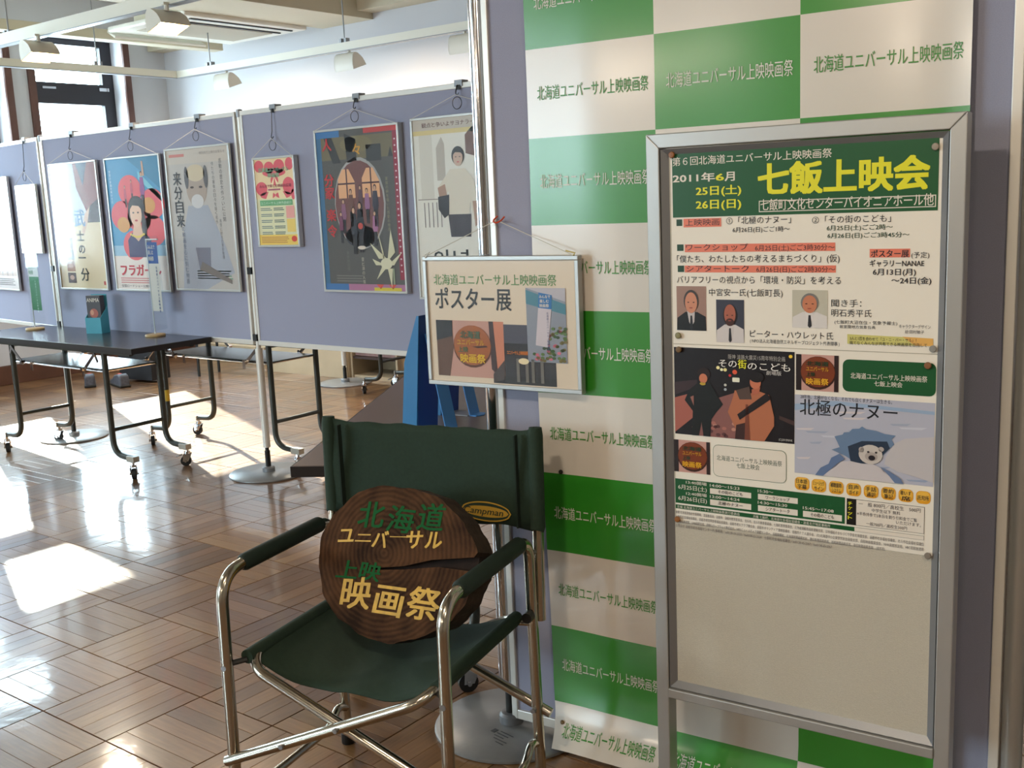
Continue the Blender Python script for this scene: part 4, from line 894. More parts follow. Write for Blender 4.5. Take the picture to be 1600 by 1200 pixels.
for x in (.55, .605): a = F(x, .645); pl_.ell(a[0], a[1], .009*W_, .012*H_, (36, 32, 40), 10, 10)
tl.ptext('20年後、北極がなくなる。それでも白くまナヌーは生きる。', 1251, 622, 1394, 632, 6, (50, 54, 62)); tl.ptext('北極のナヌー', 1250, 650, 1402, 656, 24, (34, 36, 44), bold=.012)
for k, t in enumerate([('日本語', '字幕'), ('ミュージック', 'サイン'), ('補聴援助', 'システム'), ('音声', 'ガイド'), ('手話', '通訳'), ('要約', '筆記'), ('車いす', '席'), ('託児所', '')]):
    cx = 1253+k*27.2+(-1 if k else 0); cy = 755.5+k*3.1
    a = pl_.loc(cx-11, cy-11); b_ = pl_.loc(cx+11.5, cy+11.5); pl_.rrect(a[0], b_[1], b_[0], a[1], .009, (226, 160, 40), 1); pl_.rrect(a[0]+.002, b_[1]+.006, b_[0]-.002, a[1]-.001, .008, (232, 182, 72), 2)
    if t[1]: tl.ptext(t[0], cx-8.5, cy-.5, cx+8.5, cy, 7, BK, lay=4, bold=.01); tl.ptext(t[1], cx-6.5, cy+8, cx+7.5, cy+8.4, 7, BK, lay=4, bold=.01)
    else: tl.ptext(t[0], cx-9, cy+4, cx+9, cy+4.5, 7, BK, lay=4, bold=.01)
# timetable
a = pl_.loc(1055, 747); b_ = pl_.loc(1320, 822); z0t = pl_.loc(1056, 785)[1]
tx0 = a[0]; tx1 = pl_.loc(1320, 800)[0]; tz1 = a[1]; pl_.rect(tx0, z0t, tx1, tz1, GR, 1)
TW_ = tx1-tx0; TH_ = tz1-z0t; F = lambda x, y: (tx0+x*TW_, tz1-y*TH_)
def cell(x0_, y0_, x1_, y1_, t):
    a = F(x0_, y1_); b_ = F(x1_, y0_); pl_.rect(a[0], a[1], b_[0], b_[1], WH, 2); w_ = b_[0]-a[0]; h_ = b_[1]-a[1]
    tl.text(t, a[0]+.2*w_, a[1]+.22*h_, a[0]+.8*w_, h_*.62, BK, 4, .01)
def tt(t, x0_, y, x1_, h, c=WH, bold=.012): a = F(x0_, y); b_ = F(x1_, y); tl.text(t, a[0], a[1], b_[0], h*TH_, c, 3, bold)
tt('13:40開場', .07, .17, .20, .13); tt('6月25日(土)', .02, .42, .20, .19); tt('12:40開場', .07, .63, .20, .13); tt('6月26日(日)', .02, .88, .20, .19)
tt('14:00～15:23', .22, .19, .40, .14); cell(.22, .24, .47, .46, 'その街のこども'); tt('13:00～14:24', .22, .64, .40, .14); cell(.22, .69, .47, .92, '北極のナヌー')
tt('15:30～', .51, .19, .60, .14); cell(.51, .24, .74, .46, 'ワークショップ'); tt('14:30～15:30', .51, .64, .68, .14); cell(.51, .69, .74, .92, 'シアタートーク'); tt('15:45～17:08', .77, .64, .94, .14); cell(.77, .69, .985, .92, 'その街のこども')
a = F(1.01, 1.0); b_ = F(1.06, .02); pl_.rect(a[0], a[1], b_[0], b_[1], (24, 22, 20), 1); pl_.rect(b_[0], a[1], ex1-.016, b_[1], (90, 88, 86), 1); pl_.rect(b_[0]+.0008, a[1]+.0008, ex1-.0168, b_[1]-.0008, WH, 2)
tl.vtext('チケット', a[0]+.003, b_[1]-.005, .009, YE, 4, .02, 1.1)
bxp = b_[0]; ww = ex1-.0168-bxp
for t, y, x0_, x1_, h in (('一　般 800円／高校生　500円', .24, .04, .95, .15), ('中学生以下 無料', .42, .24, .66, .13), ('※半券持参で2本目を割り引料金でご覧', .60, .02, .90, .13), ('いただけます。', .76, .60, .96, .13), ('一般700円／高校生300円', .94, .16, .76, .13)):
    z = tz1-y*TH_; tl.text(t, bxp+x0_*ww, z, bxp+x1_*ww, h*TH_, (90, 86, 90), 4)
g1 = z0t-.004; pl_.rect(tx0, g1-.009, tx1+.02, g1, GR, 1); pl_.rect(tx1+.02, g1-.009, ex1-.016, g1, (150, 146, 140), 1); pl_.rect(tx1+.02, g1-.0083, ex1-.0167, g1-.0007, WH, 2)
tl.text('主催 北海道ユニバーサル上映映画祭実行委員会', tx0+.004, g1-.0075, tx0+.15, .006, WH, 3); tl.text('共催 七飯町、北海道社会福祉協議会・渡島支庁地区事務所', tx0+.18, g1-.0075, tx0+.345, .006, WH, 3)
sup = ['後援 北海道渡島総合振興局、渡島教育局、函館市、函館市教育委員会、北斗市、北斗市教育委員会、七飯町教育委員会、北海道運輸局函館運輸支局、日本福祉のまちづくり学会北海道支部、函館市社会福祉協議会、北斗市社会福祉協議会',
       '七飯町社会福祉協議会、函館市視覚障害者福祉協議会、函館市老人クラブ連合会、函館市ボランティア連絡協議会、函館市ＰＴＡ連合会、(社)北海道中小企業家同友会函館支部、函館映画鑑賞協会、NHK函館放送局、HBC函館放送局',
       'STV函館放送局、UHB函館支局、函館山ロープウェイ株式会社、NPOニューメディア函館センター、函館新聞社、北海道新聞函館支社、朝日新聞函館支局、読売新聞函館支局、毎日新聞函館支局　(順不同)',
       'お問合せ 函館市総合福祉センター内 事務局／tel0138-23-2223／fax0138-23-2224　七飯町社会福祉協議会／tel0138-65-2067／fax0138-65-2067']
for k, t in enumerate(sup):
    w_ = (ex1-.016-tx0)*(1 if k < 2 else .86 if k == 2 else .66); tl.text(t, tx0+(.0 if k else 0), g1-.0205-.0105*k, tx0+w_, .0068, (110, 104, 104), 3)
pl_.build('printed_pictures', lo); tl.build('lettering', lo)
for (px, py, c, lab) in ((1050, 242, (138, 82, 30), 'brown pin at the top left corner of the upper sheet'), (1462, 229, (150, 138, 124), 'grey pin at the top right corner of the upper sheet'), (1060, 524, (130, 124, 84), 'olive pin at the lower left of the upper sheet'),
                         (1061, 546, (110, 82, 44), 'brown pin on the corner of the night street picture'), (1458, 545, (140, 138, 132), 'grey pin at the right end of the sheet seam'), (1450, 571, (132, 88, 56), 'brown pin on the dark green title box'),
                         (1059, 811, (140, 88, 40), 'brown pin at the lower left corner of the lower sheet'), (1450, 868, (130, 122, 112), 'grey pin at the lower right corner of the lower sheet')):
    x, z = EB.local(px, py, so_+.004)
    m = MB(); m.lathe([(.0062, 0), (.0068, .0012), (.0068, .0028), (.0055, .0042), (.001, .0046)], mat('pinhead_%d_%d' % (px, py), c, .4), seg=18); o = m.build('pin')
    o.location = EB.world(x, z, so_+.0008+.0035); o.location = EB.world(x, z, so_+.0042); o.rotation_euler = (PI/2, 0, NA); tag(o, lab, 'pin')

# ================================================================== SMALL HANGING SIGN
SO = .062; sx0, sx1, sz0_, sz1_ = -.176, .292, .967, 1.306
r, pr, F, W_, H_ = poster('hanging_sign', 'framed exhibition sign hanging from string in front of the tall pole', NB, None, SO, None, '', cat='sign', rect=(sx0, sx1, sz0_, sz1_), fw=.011, thick=.02, frame_mat=ALUG)
hx, hz = NB.local(776, 345, .03)
m = MB()
for xx in (sx0+.012, sx1-.012): m.tube([(xx, -SO-.001, sz1_), (hx+(.004 if xx > 0 else -.004), -.030, hz)], .0011, STRING, 5)
m.build('hanging_string', r)
m = MB(); m.tube([(sx0+.012, -SO-.002, sz1_-.004), (sx0+.03, -SO-.004, sz1_+.012), (sx0+.012, -SO-.002, sz1_+.004)], .0012, STRING, 5); m.tube([(sx1-.03, -SO-.004, sz1_+.012), (sx1-.005, -SO-.004, sz1_+.006), (sx1-.012, -SO, sz1_)], .002, mat('yellow_string', (206, 186, 110), .7), 5); m.build('string_knot', r)
hk = MB(); hk.tube(fillet([(0, 0, .012), (-.012, -.006, 0), (0, -.012, -.006), (.014, -.006, 0), (.020, 0, .01)], .006, 3), .0022, mat('red_clip', (190, 70, 40), .4), 6)
o = hk.build('string_clip'); o.location = NB.world(hx, hz, .024); o.rotation_euler = (0, 0, NA); tag(o, 'small red clip holding the sign string on the panel edge', 'clip')
fr(pr, F, 0, 0, 1, 1, (222, 206, 184))
ft(pr, F, FEST, .045, .20, .88, .085, (70, 130, 50), H_, 3, .008); ft(pr, F, 'ポスター展', .05, .40, .58, .17, (34, 34, 34), H_, 3, .016)
fr(pr, F, .045, .49, .52, .955, (196, 150, 136), 2); fp(pr, F, [(.045, .49), (.16, .49), (.165, .72), (.13, .955), (.045, .955)], (96, 64, 44), 3); fp(pr, F, [(.045, .49), (.165, .49), (.16, .62), (.045, .66)], (26, 22, 24), 4)
fp(pr, F, [(.42, .49), (.45, .49), (.47, .92), (.43, .88)], (60, 34, 30), 4); fp(pr, F, [(.45, .49), (.52, .49), (.52, .8), (.47, .88)], (206, 130, 100), 3)
fe(pr, F, .30, .70, .135, .175, (90, 44, 20), W_, H_, 5); fe(pr, F, .30, .69, .13, .165, (164, 90, 34), W_, H_, 6)
for t, x, y, x2, h, c in (('北海道', .22, .635, .36, .06, (40, 96, 70)), ('ユニバーサル', .195, .69, .385, .045, (206, 160, 40)), ('上映', .20, .75, .27, .045, (50, 96, 60)), ('映画祭', .215, .835, .39, .07, (226, 186, 30))):
    ft(pr, F, t, x, y, x2, h, c, H_, 8, .03)
fp(pr, F, [(.30, .70), (.40, .688), (.41, .70), (.34, .71)], (60, 30, 20), 9)
fr(pr, F, .44, .94-.42, .86, 1-.01, (40, 36, 40), 2); fr(pr, F, .52, .51, .69, .66, (70, 68, 82), 3); fr(pr, F, .52, .66, .69, .755, (28, 20, 24), 3); ft(pr, F, 'ユニバーサル上映映画祭', .54, .75, .68, .03, (236, 130, 30), H_, 5, .03)
fr(pr, F, .44, .93, .86, .99, (30, 28, 28), 4)
for x in (.60, .66, .70, .76): fr(pr, F, x, .78, x+.02, .97, (110, 104, 96), 5)
fe(pr, F, .65, .80, .035, .025, (236, 220, 180), W_, H_, 6); fp(pr, F, [(.52, .80), (.52, .955), (.44, .99), (.44, .92)], (70, 60, 58), 5)
fr(pr, F, .68, .215, .935, .80, (140, 146, 160), 5); fp(pr, F, [(.68, .23), (.935, .34), (.935, .42), (.68, .34)], (70, 130, 150), 6); fp(pr, F, [(.68, .215), (.935, .215), (.935, .32)], (184, 180, 190), 6)
for k in range(90):
    x, y = .72+random.random()*.21, .52+random.random()*.27
    if x < .80 and y < .68: continue
    fe(pr, F, x, y, .012, .012, random.choice([(60, 92, 44), (90, 120, 60), (120, 110, 60), (206, 110, 130), (50, 70, 40)]), W_, H_, 7)
fp(pr, F, [(.765, .25), (.85, .27), (.845, .38), (.76, .37)], (30, 110, 176), 8); ft(pr, F, 'みんなで', .77, .295, .84, .025, WH, H_, 9, .02); ft(pr, F, '楽しむ', .772, .33, .83, .025, WH, H_, 9, .02); ft(pr, F, '映画祭', .77, .365, .83, .025, WH, H_, 9, .02)
fp(pr, F, [(.76, .37), (.845, .38), (.815, .68), (.735, .665)], (206, 196, 204), 8); pr.vtext('北海道ユニバーサル上映映画祭', *F(.812, .40), .0065, (70, 80, 130), 9)
pr.build('sign_print', r)

# ================================================================== FOLDING TABLES
def caster(parent, x, y, ang):
    r = MB(); ca, sa = math.cos(ang), math.sin(ang)
    def T_(p): return (x+p[0]*ca-p[1]*sa, y+p[0]*sa+p[1]*ca, p[2])
    r.cyl(T_((0, -.011, .03)), T_((0, .011, .03)), .030, RUBBER, 20); o1 = r.build('wheel', parent)
    f = MB()
    for s in (-1, 1): f.add([T_((-.016, s*.015, .028)), T_((.016, s*.015, .028)), T_((.034, s*.015, .072)), T_((-.012, s*.015, .072)), T_((-.016, s*.018, .028)), T_((.016, s*.018, .028)), T_((.034, s*.018, .072)), T_((-.012, s*.018, .072))],
                            [(0, 1, 2, 3), (7, 6, 5, 4), (0, 4, 5, 1), (1, 5, 6, 2), (2, 6, 7, 3), (3, 7, 4, 0)], CHROME)
    f.cyl(T_((.01, 0, .07)), T_((.01, 0, .085)), .018, CHROME, 14); f.cyl(T_((.01, 0, .085)), T_((.01, 0, .10)), .009, CHROME, 10)
    f.cyl(T_((0, -.024, .03)), T_((0, .024, .03)), .007, CHROME, 10)
    f.build('fork', o1)
    k = MB(); c = T_((-.035, 0, .062)); k.box(c, (.035, .02, .006), CHROME, Matrix.Rotation(ang, 3, 'Z') @ Matrix.Rotation(-.3, 3, 'Y')); k.build('brake_pedal', o1, smooth=False)
    return o1
def folding_table(label, loc, rz, L_=1.8, Wd=.51, H_=.75, topm=TTOP, shelf=True):
    """origin at the middle of the table on the floor; long axis x"""
    r = empty('folding_table', label, 'table', loc, rz)
    m = MB(); m.b2((-L_/2+.004, -Wd/2+.004, H_-.028), (L_/2-.004, Wd/2-.004, H_), topm); m.build('tabletop', r, smooth=False, bevel=.003)
    m = MB()
    for (a, b_) in (((-L_/2, -Wd/2), (L_/2, -Wd/2+.004)), ((-L_/2, Wd/2-.004), (L_/2, Wd/2)), ((-L_/2, -Wd/2+.004), (-L_/2+.004, Wd/2-.004)), ((L_/2-.004, -Wd/2+.004), (L_/2, Wd/2-.004))):
        m.b2((a[0], a[1], H_-.031), (b_[0], b_[1], H_-.001), TEDGE)
    m.build('edge_band', r, smooth=False)
    m = MB(); m.b2((-L_/2+.1, -Wd/2+.05, H_-.052), (L_/2-.1, -Wd/2+.075, H_-.029), TLEG); m.b2((-L_/2+.1, Wd/2-.075, H_-.052), (L_/2-.1, Wd/2-.05, H_-.029), TLEG); m.build('apron_rail', r, smooth=False)
    lx = L_/2-.40; fy = .17
    for sx in (-1, 1):
        for sy in (-1, 1):
            pts = fillet([(sx*(lx-.0), sy*fy, H_-.035), (sx*lx, sy*fy, .125), (sx*(lx+.175), sy*fy, .115)], .13, 8)
            m = MB(); m.tube(pts, .0165, TLEG, 12); m.build('leg', r)
            m = MB(); m.b2((sx*(lx+.16)-.02, sy*fy-.02, .098), (sx*(lx+.19)+.02, sy*fy+.02, .13), mat('leg_cap', (170, 166, 156), .4)); m.build('leg_cap', r, smooth=False, bevel=.003)
            caster(r, sx*(lx+.185)-.01, sy*fy, random.uniform(-1.4, 1.4))
        m = MB(); m.cyl((sx*lx, -fy, .26), (sx*lx, fy, .26), .011, TLEG, 10); m.build('crossbar', r)
        m = MB(); m.cyl((sx*lx, -fy, H_-.06), (sx*lx, fy, H_-.06), .011, TLEG, 10); m.build('crossbar', r)
        for sy in (-1, 1):
            m = MB(); m.box((sx*(lx-.11), sy*(fy+.03), H_-.11), (.018, .004, .17), CHROME, Matrix.Rotation(sx*.9, 3, 'Y')); m.box((sx*(lx-.05), sy*(fy+.026), H_-.06), (.016, .004, .1), CHROME, Matrix.Rotation(-sx*.5, 3, 'Y'))
            m.cyl((sx*(lx-.17), sy*(fy+.02), H_-.15), (sx*(lx-.17), sy*(fy+.045), H_-.15), .012, CHROME, 10); m.build('hinge_stay', r, smooth=False)
    if shelf:
        hz_ = H_-.155
        m = MB(); m.b2((-lx-.0, -.16, hz_), (lx, .16, hz_+.006), SHELF); m.build('shelf', r, smooth=False)
        for sy in (-1, 1):
            m = MB(); m.tube([(-lx+.02, sy*.166, hz_-.004), (lx-.02, sy*.166, hz_-.004)], .006, CHROME, 8); m.build('shelf_rod', r)
        for sx in (-1, 1):
            m = MB(); m.tube([(sx*(lx-.02), -.166, hz_-.004), (sx*(lx-.02), .166, hz_-.004)], .006, CHROME, 8); m.build('shelf_rod', r)
            m = MB(); m.box((sx*(lx-.22), -.175, hz_-.02), (.02, .005, .05), CHROME); m.build('shelf_catch', r, smooth=False)
    return r
t1 = folding_table('dark folding table in front of the left posters', (-5.90, 3.445, 0), 0)
t2 = dup(t1, (-5.20, 4.02, 0), 0, 'dark folding table standing behind the panel with the pink flyer')
t3 = dup(t1, (-5.24, 5.93, 0), 0, 'farthest folding table, only its castered legs showing under the panel')
WA = math.radians(31.1); wv = Vector((math.cos(WA), math.sin(WA), 0)); lv = Vector((-math.sin(WA), math.cos(WA), 0))
cn = Vector((-2.245, 1.880, 0))
ctr = cn+lv*.9+wv*.255
folding_table('brown-topped folding table behind the green chair', ctr, WA+PI/2, topm=TTOPB, Wd=.51)
# extra stands under the table
s_ = MB(); s_.b2((-.0, -.008, .42), (.008, .008, .56), mat('yellow_label', (206, 170, 50), .5))
o = MB(); o.lathe([(.0172, .30), (.0172, .37)], mat('yellow_label', (206, 170, 50), .5), (-.5, -.17, 0), 12)
yl = o.build('label_sticker', t2)

# clear bag flags on table 1
def mini_flag(label, px0, py0, h, w_, cols, lead):
    p = at_z(px0, py0, .75)
    r = empty('table_flag', label, 'table flag', (p.x, p.y, .75), .0)
    m = MB(); m.lathe([(.055, 0), (.058, .006), (.055, .012), (.01, .014)], WOODL, seg=24); m.build('base', r)
    m = MB(); m.cyl((0, 0, .012), (0, 0, h), .004, mat('clear_rod', (214, 222, 226), .2), 8); m.cyl((-.004, 0, h), (w_+.01, 0, h), .004, mat('clear_rod', (214, 222, 226), .2), 8); m.build('rod', r)
    m = MB(); m.add([(-.03, -.004, .02), (w_+.03, -.004, .05), (w_+.015, -.004, h+.02), (-.012, -.004, h+.02)], [(0, 1, 2, 3)], CLEAR); m.build('plastic_bag', r, smooth=False)
    m = MB(); z = h-.015
    for (hh, c) in cols:
        m.b2((.006, -.002, z-hh), (w_, -.001, z), ink(c)); z -= hh
    m.build('flag_cloth', r, smooth=False)
    bd = Board((p.x, p.y, .75), 0); pr = Print(bd, .0022)
    for (t, x0_, z_, x1_, hh, c) in lead: pr.text(t, x0_, z_, x1_, hh, c, 2, .02)
    pr.build('flag_lettering', r)
    return r
gt = (60, 130, 80)
mini_flag('clear-bagged table flag, white top and green cloth', 55, 515, .47, .115, [(.12, (226, 228, 226)), (.21, (40, 130, 76))],
          [('みんなで', .012, .415, .078, .024, gt), ('楽しむ', .012, .385, .06, .024, gt), ('映画祭', .012, .35, .06, .024, gt)]+[(ch, .066, .30-.017*k, .080, .013, (190, 220, 200)) for k, ch in enumerate('北海道ユニバーサル映画祭')])
mini_flag('clear-bagged table flag, blue top and cream cloth', 243, 525, .55, .10, [(.12, (36, 84, 160)), (.27, (222, 214, 204))],
          [('みんなで', .012, .495, .078, .024, WH), ('楽しむ', .012, .465, .06, .024, WH), ('映画祭', .012, .43, .06, .024, WH)]+[(ch, .070, .385-.019*k, .084, .014, (50, 80, 130)) for k, ch in enumerate('北海道ユニバーサル上映映画祭')])
# leaflet stand on the far table
p = at_z(154, 520, .75); r = empty('leaflet_stand', 'small turquoise leaflet stand on the left folding table', 'leaflet stand', (p.x, p.y, .75), .35)
TQ = mat('turquoise_card', (70, 160, 180), .5)
m = MB(); m.prism([(-.035, 0), (.035, 0), (.035, .16), (-.035, .095)], 0, -.055, -.052, TQ); m.prism([(-.035, 0), (.035, 0), (.035, .16), (-.035, .095)], 0, .052, .055, TQ); m.b2((-.055, -.038, 0), (.055, -.035, .095), TQ); m.b2((-.055, .035, 0), (.055, .038, .23), TQ); m.build('card_box', r, smooth=False)
m = MB(); m.prism([(.038, 0), (.10, 0), (.038, .2)], 0, -.01, .01, mat('clear_rod', (214, 222, 226), .2)); m.build('rear_strut', r, smooth=False)
m = MB(); m.b2((-.048, -.02, .01), (.048, .02, .225), ink((70, 66, 70))); m.build('leaflets', r, smooth=False)
bd = Board((p.x, p.y, .75), .35); pr = Print(bd, .021); pr.text('ANIMA', -.044, .185, .044, .03, WH, 2, .01); pr.ell(0, .12, .03, .028, (176, 96, 80), 1); pr.ell(-.012, .125, .012, .016, (206, 150, 120), 2); pr.build('leaflet_print', r)

# blue leaflet stands on the brown table, seen from the side and back
def card_stand(label, p, ang, h=.37, wd=.10):
    r = empty('leaflet_stand', label, 'leaflet stand', (p.x, p.y, .75), ang)
    BL2 = mat('blue_card_light', (66, 140, 214), .5); t = .003
    prof = [(-.055, 0), (.0, 0), (.034, h), (.026, h), (-.030, h*.62)]
    for s in (-1, 1):
        m = MB(); m.prism(prof, 0, s*wd/2-.0015, s*wd/2+.0015, BLUEC); m.build('side_panel', r, smooth=False)
    def slab(x0, x1, y0, z0, y1, z1, mm, nm):
        m = MB(); m.add([(x0, y0, z0), (x1, y0, z0), (x1, y1, z1), (x0, y1, z1), (x0, y0+t, z0), (x1, y0+t, z0), (x1, y1+t, z1), (x0, y1+t, z1)],
                        [(0, 1, 2, 3), (7, 6, 5, 4), (0, 4, 5, 1), (2, 6, 7, 3), (1, 5, 6, 2), (3, 7, 4, 0)], mm); m.build(nm, r, smooth=False)
    slab(-wd/2+.002, wd/2-.002, 0, 0, .030, h, BLUED, 'back_panel'); slab(-wd/2+.002, wd/2-.002, -.052, 0, -.040, h*.4, BLUEC, 'front_pocket')
    slab(-.028, .028, .034, h*.85, .098, .003, BL2, 'strut')
    m = MB(); m.prism([(-.028, .098), (.028, .098), (.028, .125), (.0, .138), (-.028, .125)], 2, .0, .003, BL2); m.build('foot_flap', r, smooth=False)
    m = MB(); m.b2((-.035, .006, 0), (.035, .096, .003), mat('grey_card', (150, 150, 156), .6)); m.build('base_card', r, smooth=False)
    return r
pa = at_z(650, 686, .75)+Vector((.0, .05, 0)); pd = at_z(745, 637, .75)-at_z(715, 672, .75)
card_stand('blue card leaflet stand on the brown table, nearer one', pa, math.radians(-86))
card_stand('blue card leaflet stand on the brown table, farther one', pa+pd, math.radians(-84), h=.35)

# ================================================================== THINGS AT THE FAR WALL
def shoe(label, p, ang):
    r = empty('shoe', label, 'shoe', p, ang, 'shoes under the left table')
    m = MB(); prof = [(-.13, .0), (.13, .0), (.145, .02), (.13, .05), (.06, .07), (.01, .10), (-.08, .115), (-.12, .10), (-.13, .04)]
    m.prism(prof, 1, -.042, .042, mat('shoe_grey', (70, 70, 78), .6, noise=(40, .4))); m.build('upper', r, bevel=.018)
    m = MB(); m.prism([(-.14, 0), (.15, 0), (.155, .022), (-.14, .022)], 1, -.047, .047, BLACK); m.build('sole', r, bevel=.006)
    m = MB(); m.box((-.02, 0, .105), (.05, .03, .008), mat('red_tab', (176, 50, 40), .5)); m.build('tongue_tab', r, smooth=False)
shoe('dark grey trainer with red tab under the left table, toe to the window', at_z(138, 603)+Vector((0, .02, 0)), 2.6)
shoe('dark trainer half hidden behind the table leg', at_z(183, 604)+Vector((0, .03, 0)), 2.9)
m = MB(); m.box((0, 0, .14), (.42, .2, .26), mat('bag_black', (24, 22, 26), .7, noise=(12, .3))); m.tube(fillet([(-.1, 0, .26), (-.1, 0, .36), (.1, 0, .36), (.1, 0, .26)], .05, 5), .008, BLACK, 8); o = m.build('bag', bevel=.03); q_ = at_z(212, 597); o.location = (q_.x, q_.y+.1, 0.012); o.rotation_euler = (0, 0, .1); tag(o, 'black bag on the floor under the left table', 'bag')
# pipe-frame stool carrying a dark seat by the window
r = empty('stool', 'low stool with dark seat under the left folding table', 'stool', (-8.3, 5.80, 0), .2)
m = MB(); m.b2((-.35, -.16, .36), (.35, .16, .42), BLACK); m.build('seat', r, smooth=False, bevel=.02)
for sx in (-1, 1):
    for sy in (-1, 1):
        m = MB(); m.cyl((sx*.31, sy*.13, .0), (sx*.31, sy*.13, .36), .012, BLACK, 8); m.build('leg', r)
# wooden units along the back wall
def cabinet(label, x0, x1, y0, h, open_from=None):
    r = empty('low_cabinet', label, 'cabinet', (x0, y0, 0))
    w_ = x1-x0; d_ = 6.60-y0; BW = mat('beige_wood', (186, 166, 136), .55, noise=(5, .08))
    m = MB(); m.b2((0, 0, h-.02), (w_, d_, h), BW); m.b2((0, .02, 0), (.02, d_, h-.02), BW); m.b2((w_-.02, .02, 0), (w_, d_, h-.02), BW); m.b2((.02, d_-.02, 0), (w_-.02, d_, h-.02), BW); m.b2((.02, .03, .0), (w_-.02, d_-.02, .03), BW); m.build('carcass', r, smooth=False)
    if open_from is None:
        m = MB(); m.b2((.004, 0, .0), (w_-.004, .02, h-.024), BW); m.build('door', r, smooth=False, bevel=.002)
    else:
        m = MB(); m.b2((.02, .03, .17), (w_-.02, d_-.02, .19), mat('shelf_dark', (60, 40, 34), .6)); m.build('shelf', r, smooth=False)
        m = MB(); m.b2((.03, .05, .195), (w_-.03, d_-.05, h-.04), mat('cloth_pink', (150, 120, 116), .8, noise=(20, .3))); m.build('contents', r, smooth=False)
    return r
xa = at_y(418, 583, 6.2).x; xb = at_y(543, 590, 6.2).x; xc = at_y(580, 590, 6.2).x
cabinet('plain beige low cabinet against the back wall', xa, xb, 6.2, .62)
cabinet('open-fronted low cabinet right of the plain beige one', xb+.01, xb+.55, 6.22, .62, open_from=1)
m = MB(); m.b2((0, 0, 0), (1.0, .12, .17), mat('beige_wood', (186, 166, 136), .55)); o = m.build('wooden_plank', bevel=.003, smooth=False); o.location = (-8.9, 6.42, 0); tag(o, 'beige wooden step lying along the back wall', 'step')
panel_stand('round grey panel base in front of the open cabinet', *(at_z(540, 599).xy), 1.95)
# ================================================================== FOLDING DIRECTOR'S CHAIR
CA = math.radians(13.0); CO = Vector((-1.735, 1.697, 0))
ch = empty('directors_chair', 'folding green canvas chair with tubular aluminium frame', 'chair', CO, CA)
hw, fyy, ryy = .283, -.222, .218; AZ_ = .64; TR = .0138
for sx in (-1, 1):
    x = sx*hw
    pts = fillet([(x, fyy-.015, .012), (x, fyy, AZ_), (x, ryy, AZ_), (x+sx*.004, ryy+.012, .012)], [.075, .055], 8)
    m = MB(); m.tube(pts, TR, POLISH, 16); so2 = m.build('side_frame', ch)
    for yq, zq in ((fyy-.015, 0), (ryy+.012, 0)):
        k = MB(); k.lathe([(.017, 0), (.018, .004), (.018, .03), (.014, .034)], BLACK, (x+(sx*.004 if yq > 0 else 0), yq, 0), 14); k.build('foot_cap', ch)
    k = MB(); k.tube([(x, fyy+.075, AZ_), (x, fyy+.085, AZ_), (x, ryy-.055, AZ_), (x, ryy-.045, AZ_)], [.016, .0205, .0205, .016], FOAM, 16); k.build('arm_pad', ch)
    # floor stretcher, its rear end arching into the rear leg
    pts = fillet([(x, fyy-.013, .085), (x, ryy-.07, .085), (x, ryy-.03, .125), (x, ryy+.008, .105)], [.03, .03], 6)
    m = MB(); m.tube(pts, .0105, POLISH, 12); m.build('stretcher', ch)
    # back post in the canvas sleeve
    m = MB(); m.tube([(x+sx*.012, ryy+.028, .425), (x+sx*.012, ryy+.040, .875)], .0138, POLISH, 16); m.build('back_post', ch)
    for z in (.47, .60):
        m = MB(); m.cyl((x, ryy+.005, z), (x+sx*.012, ryy+.035, z), .007, STEEL, 8); m.build('bolt', ch)
# scissor tubes: rail inside the seat hem, bends down at both ends and crosses to the other side
SR = .247; SZ = .437
for sx in (-1, 1):
    yo = .0 if sx < 0 else -.030          # the two scissor frames lie one before the other
    f_, b_ = fyy+.012+yo, ryy+.02+yo*-.5
    pts = [(-sx*(hw+.015), f_, .195), (sx*SR, f_, SZ-.005), (sx*SR, f_+.05, SZ), (sx*SR, b_-.05, SZ), (sx*SR, b_, SZ-.005), (-sx*(hw+.022), b_, .195)]
    pts = [(-sx*(hw+.015), f_, .19), (sx*(SR-.03), f_, SZ-.022), (sx*SR, f_+.045, SZ), (sx*SR, b_-.045, SZ), (sx*(SR-.03), b_, SZ-.022), (-sx*(hw+.034), b_, .185)]
    pts = fillet(pts, [.03, .025, .025, .03], 6)
    m = MB(); m.tube(pts, .0125, POLISH, 14); m.build('scissor_frame', ch)
    for yq in (fyy+.004, ryy-.004):
        m = MB(); m.tube([(sx*(hw-.006), yq, .425), (sx*SR, yq+(.02 if yq < 0 else -.02), SZ-.006)], .007, BLACK if yq < 0 else POLISH, 8); m.build('link', ch)
    for (yq, z) in ((fyy, .42), (ryy+.005, .20)):
        m = MB(); m.cyl((sx*hw, yq-.020, z), (sx*hw, yq-.010, z), .0065, STEEL, 10); m.build('rivet', ch)
    m = MB(); m.cyl((sx*(hw+.003), ryy-.012, .45), (sx*(hw+.003), ryy-.035, .45), .013, BLACK, 14); m.build('knob', ch)
for t in (.33, .62):
    x = -(hw+.015)+(SR+hw-.015)*t; z = .19+(SZ-.022-.19)*t
    m = MB(); m.cyl((x, fyy-.036, z), (x, fyy-.028, z), .006, STEEL, 10); m.build('rivet', ch)
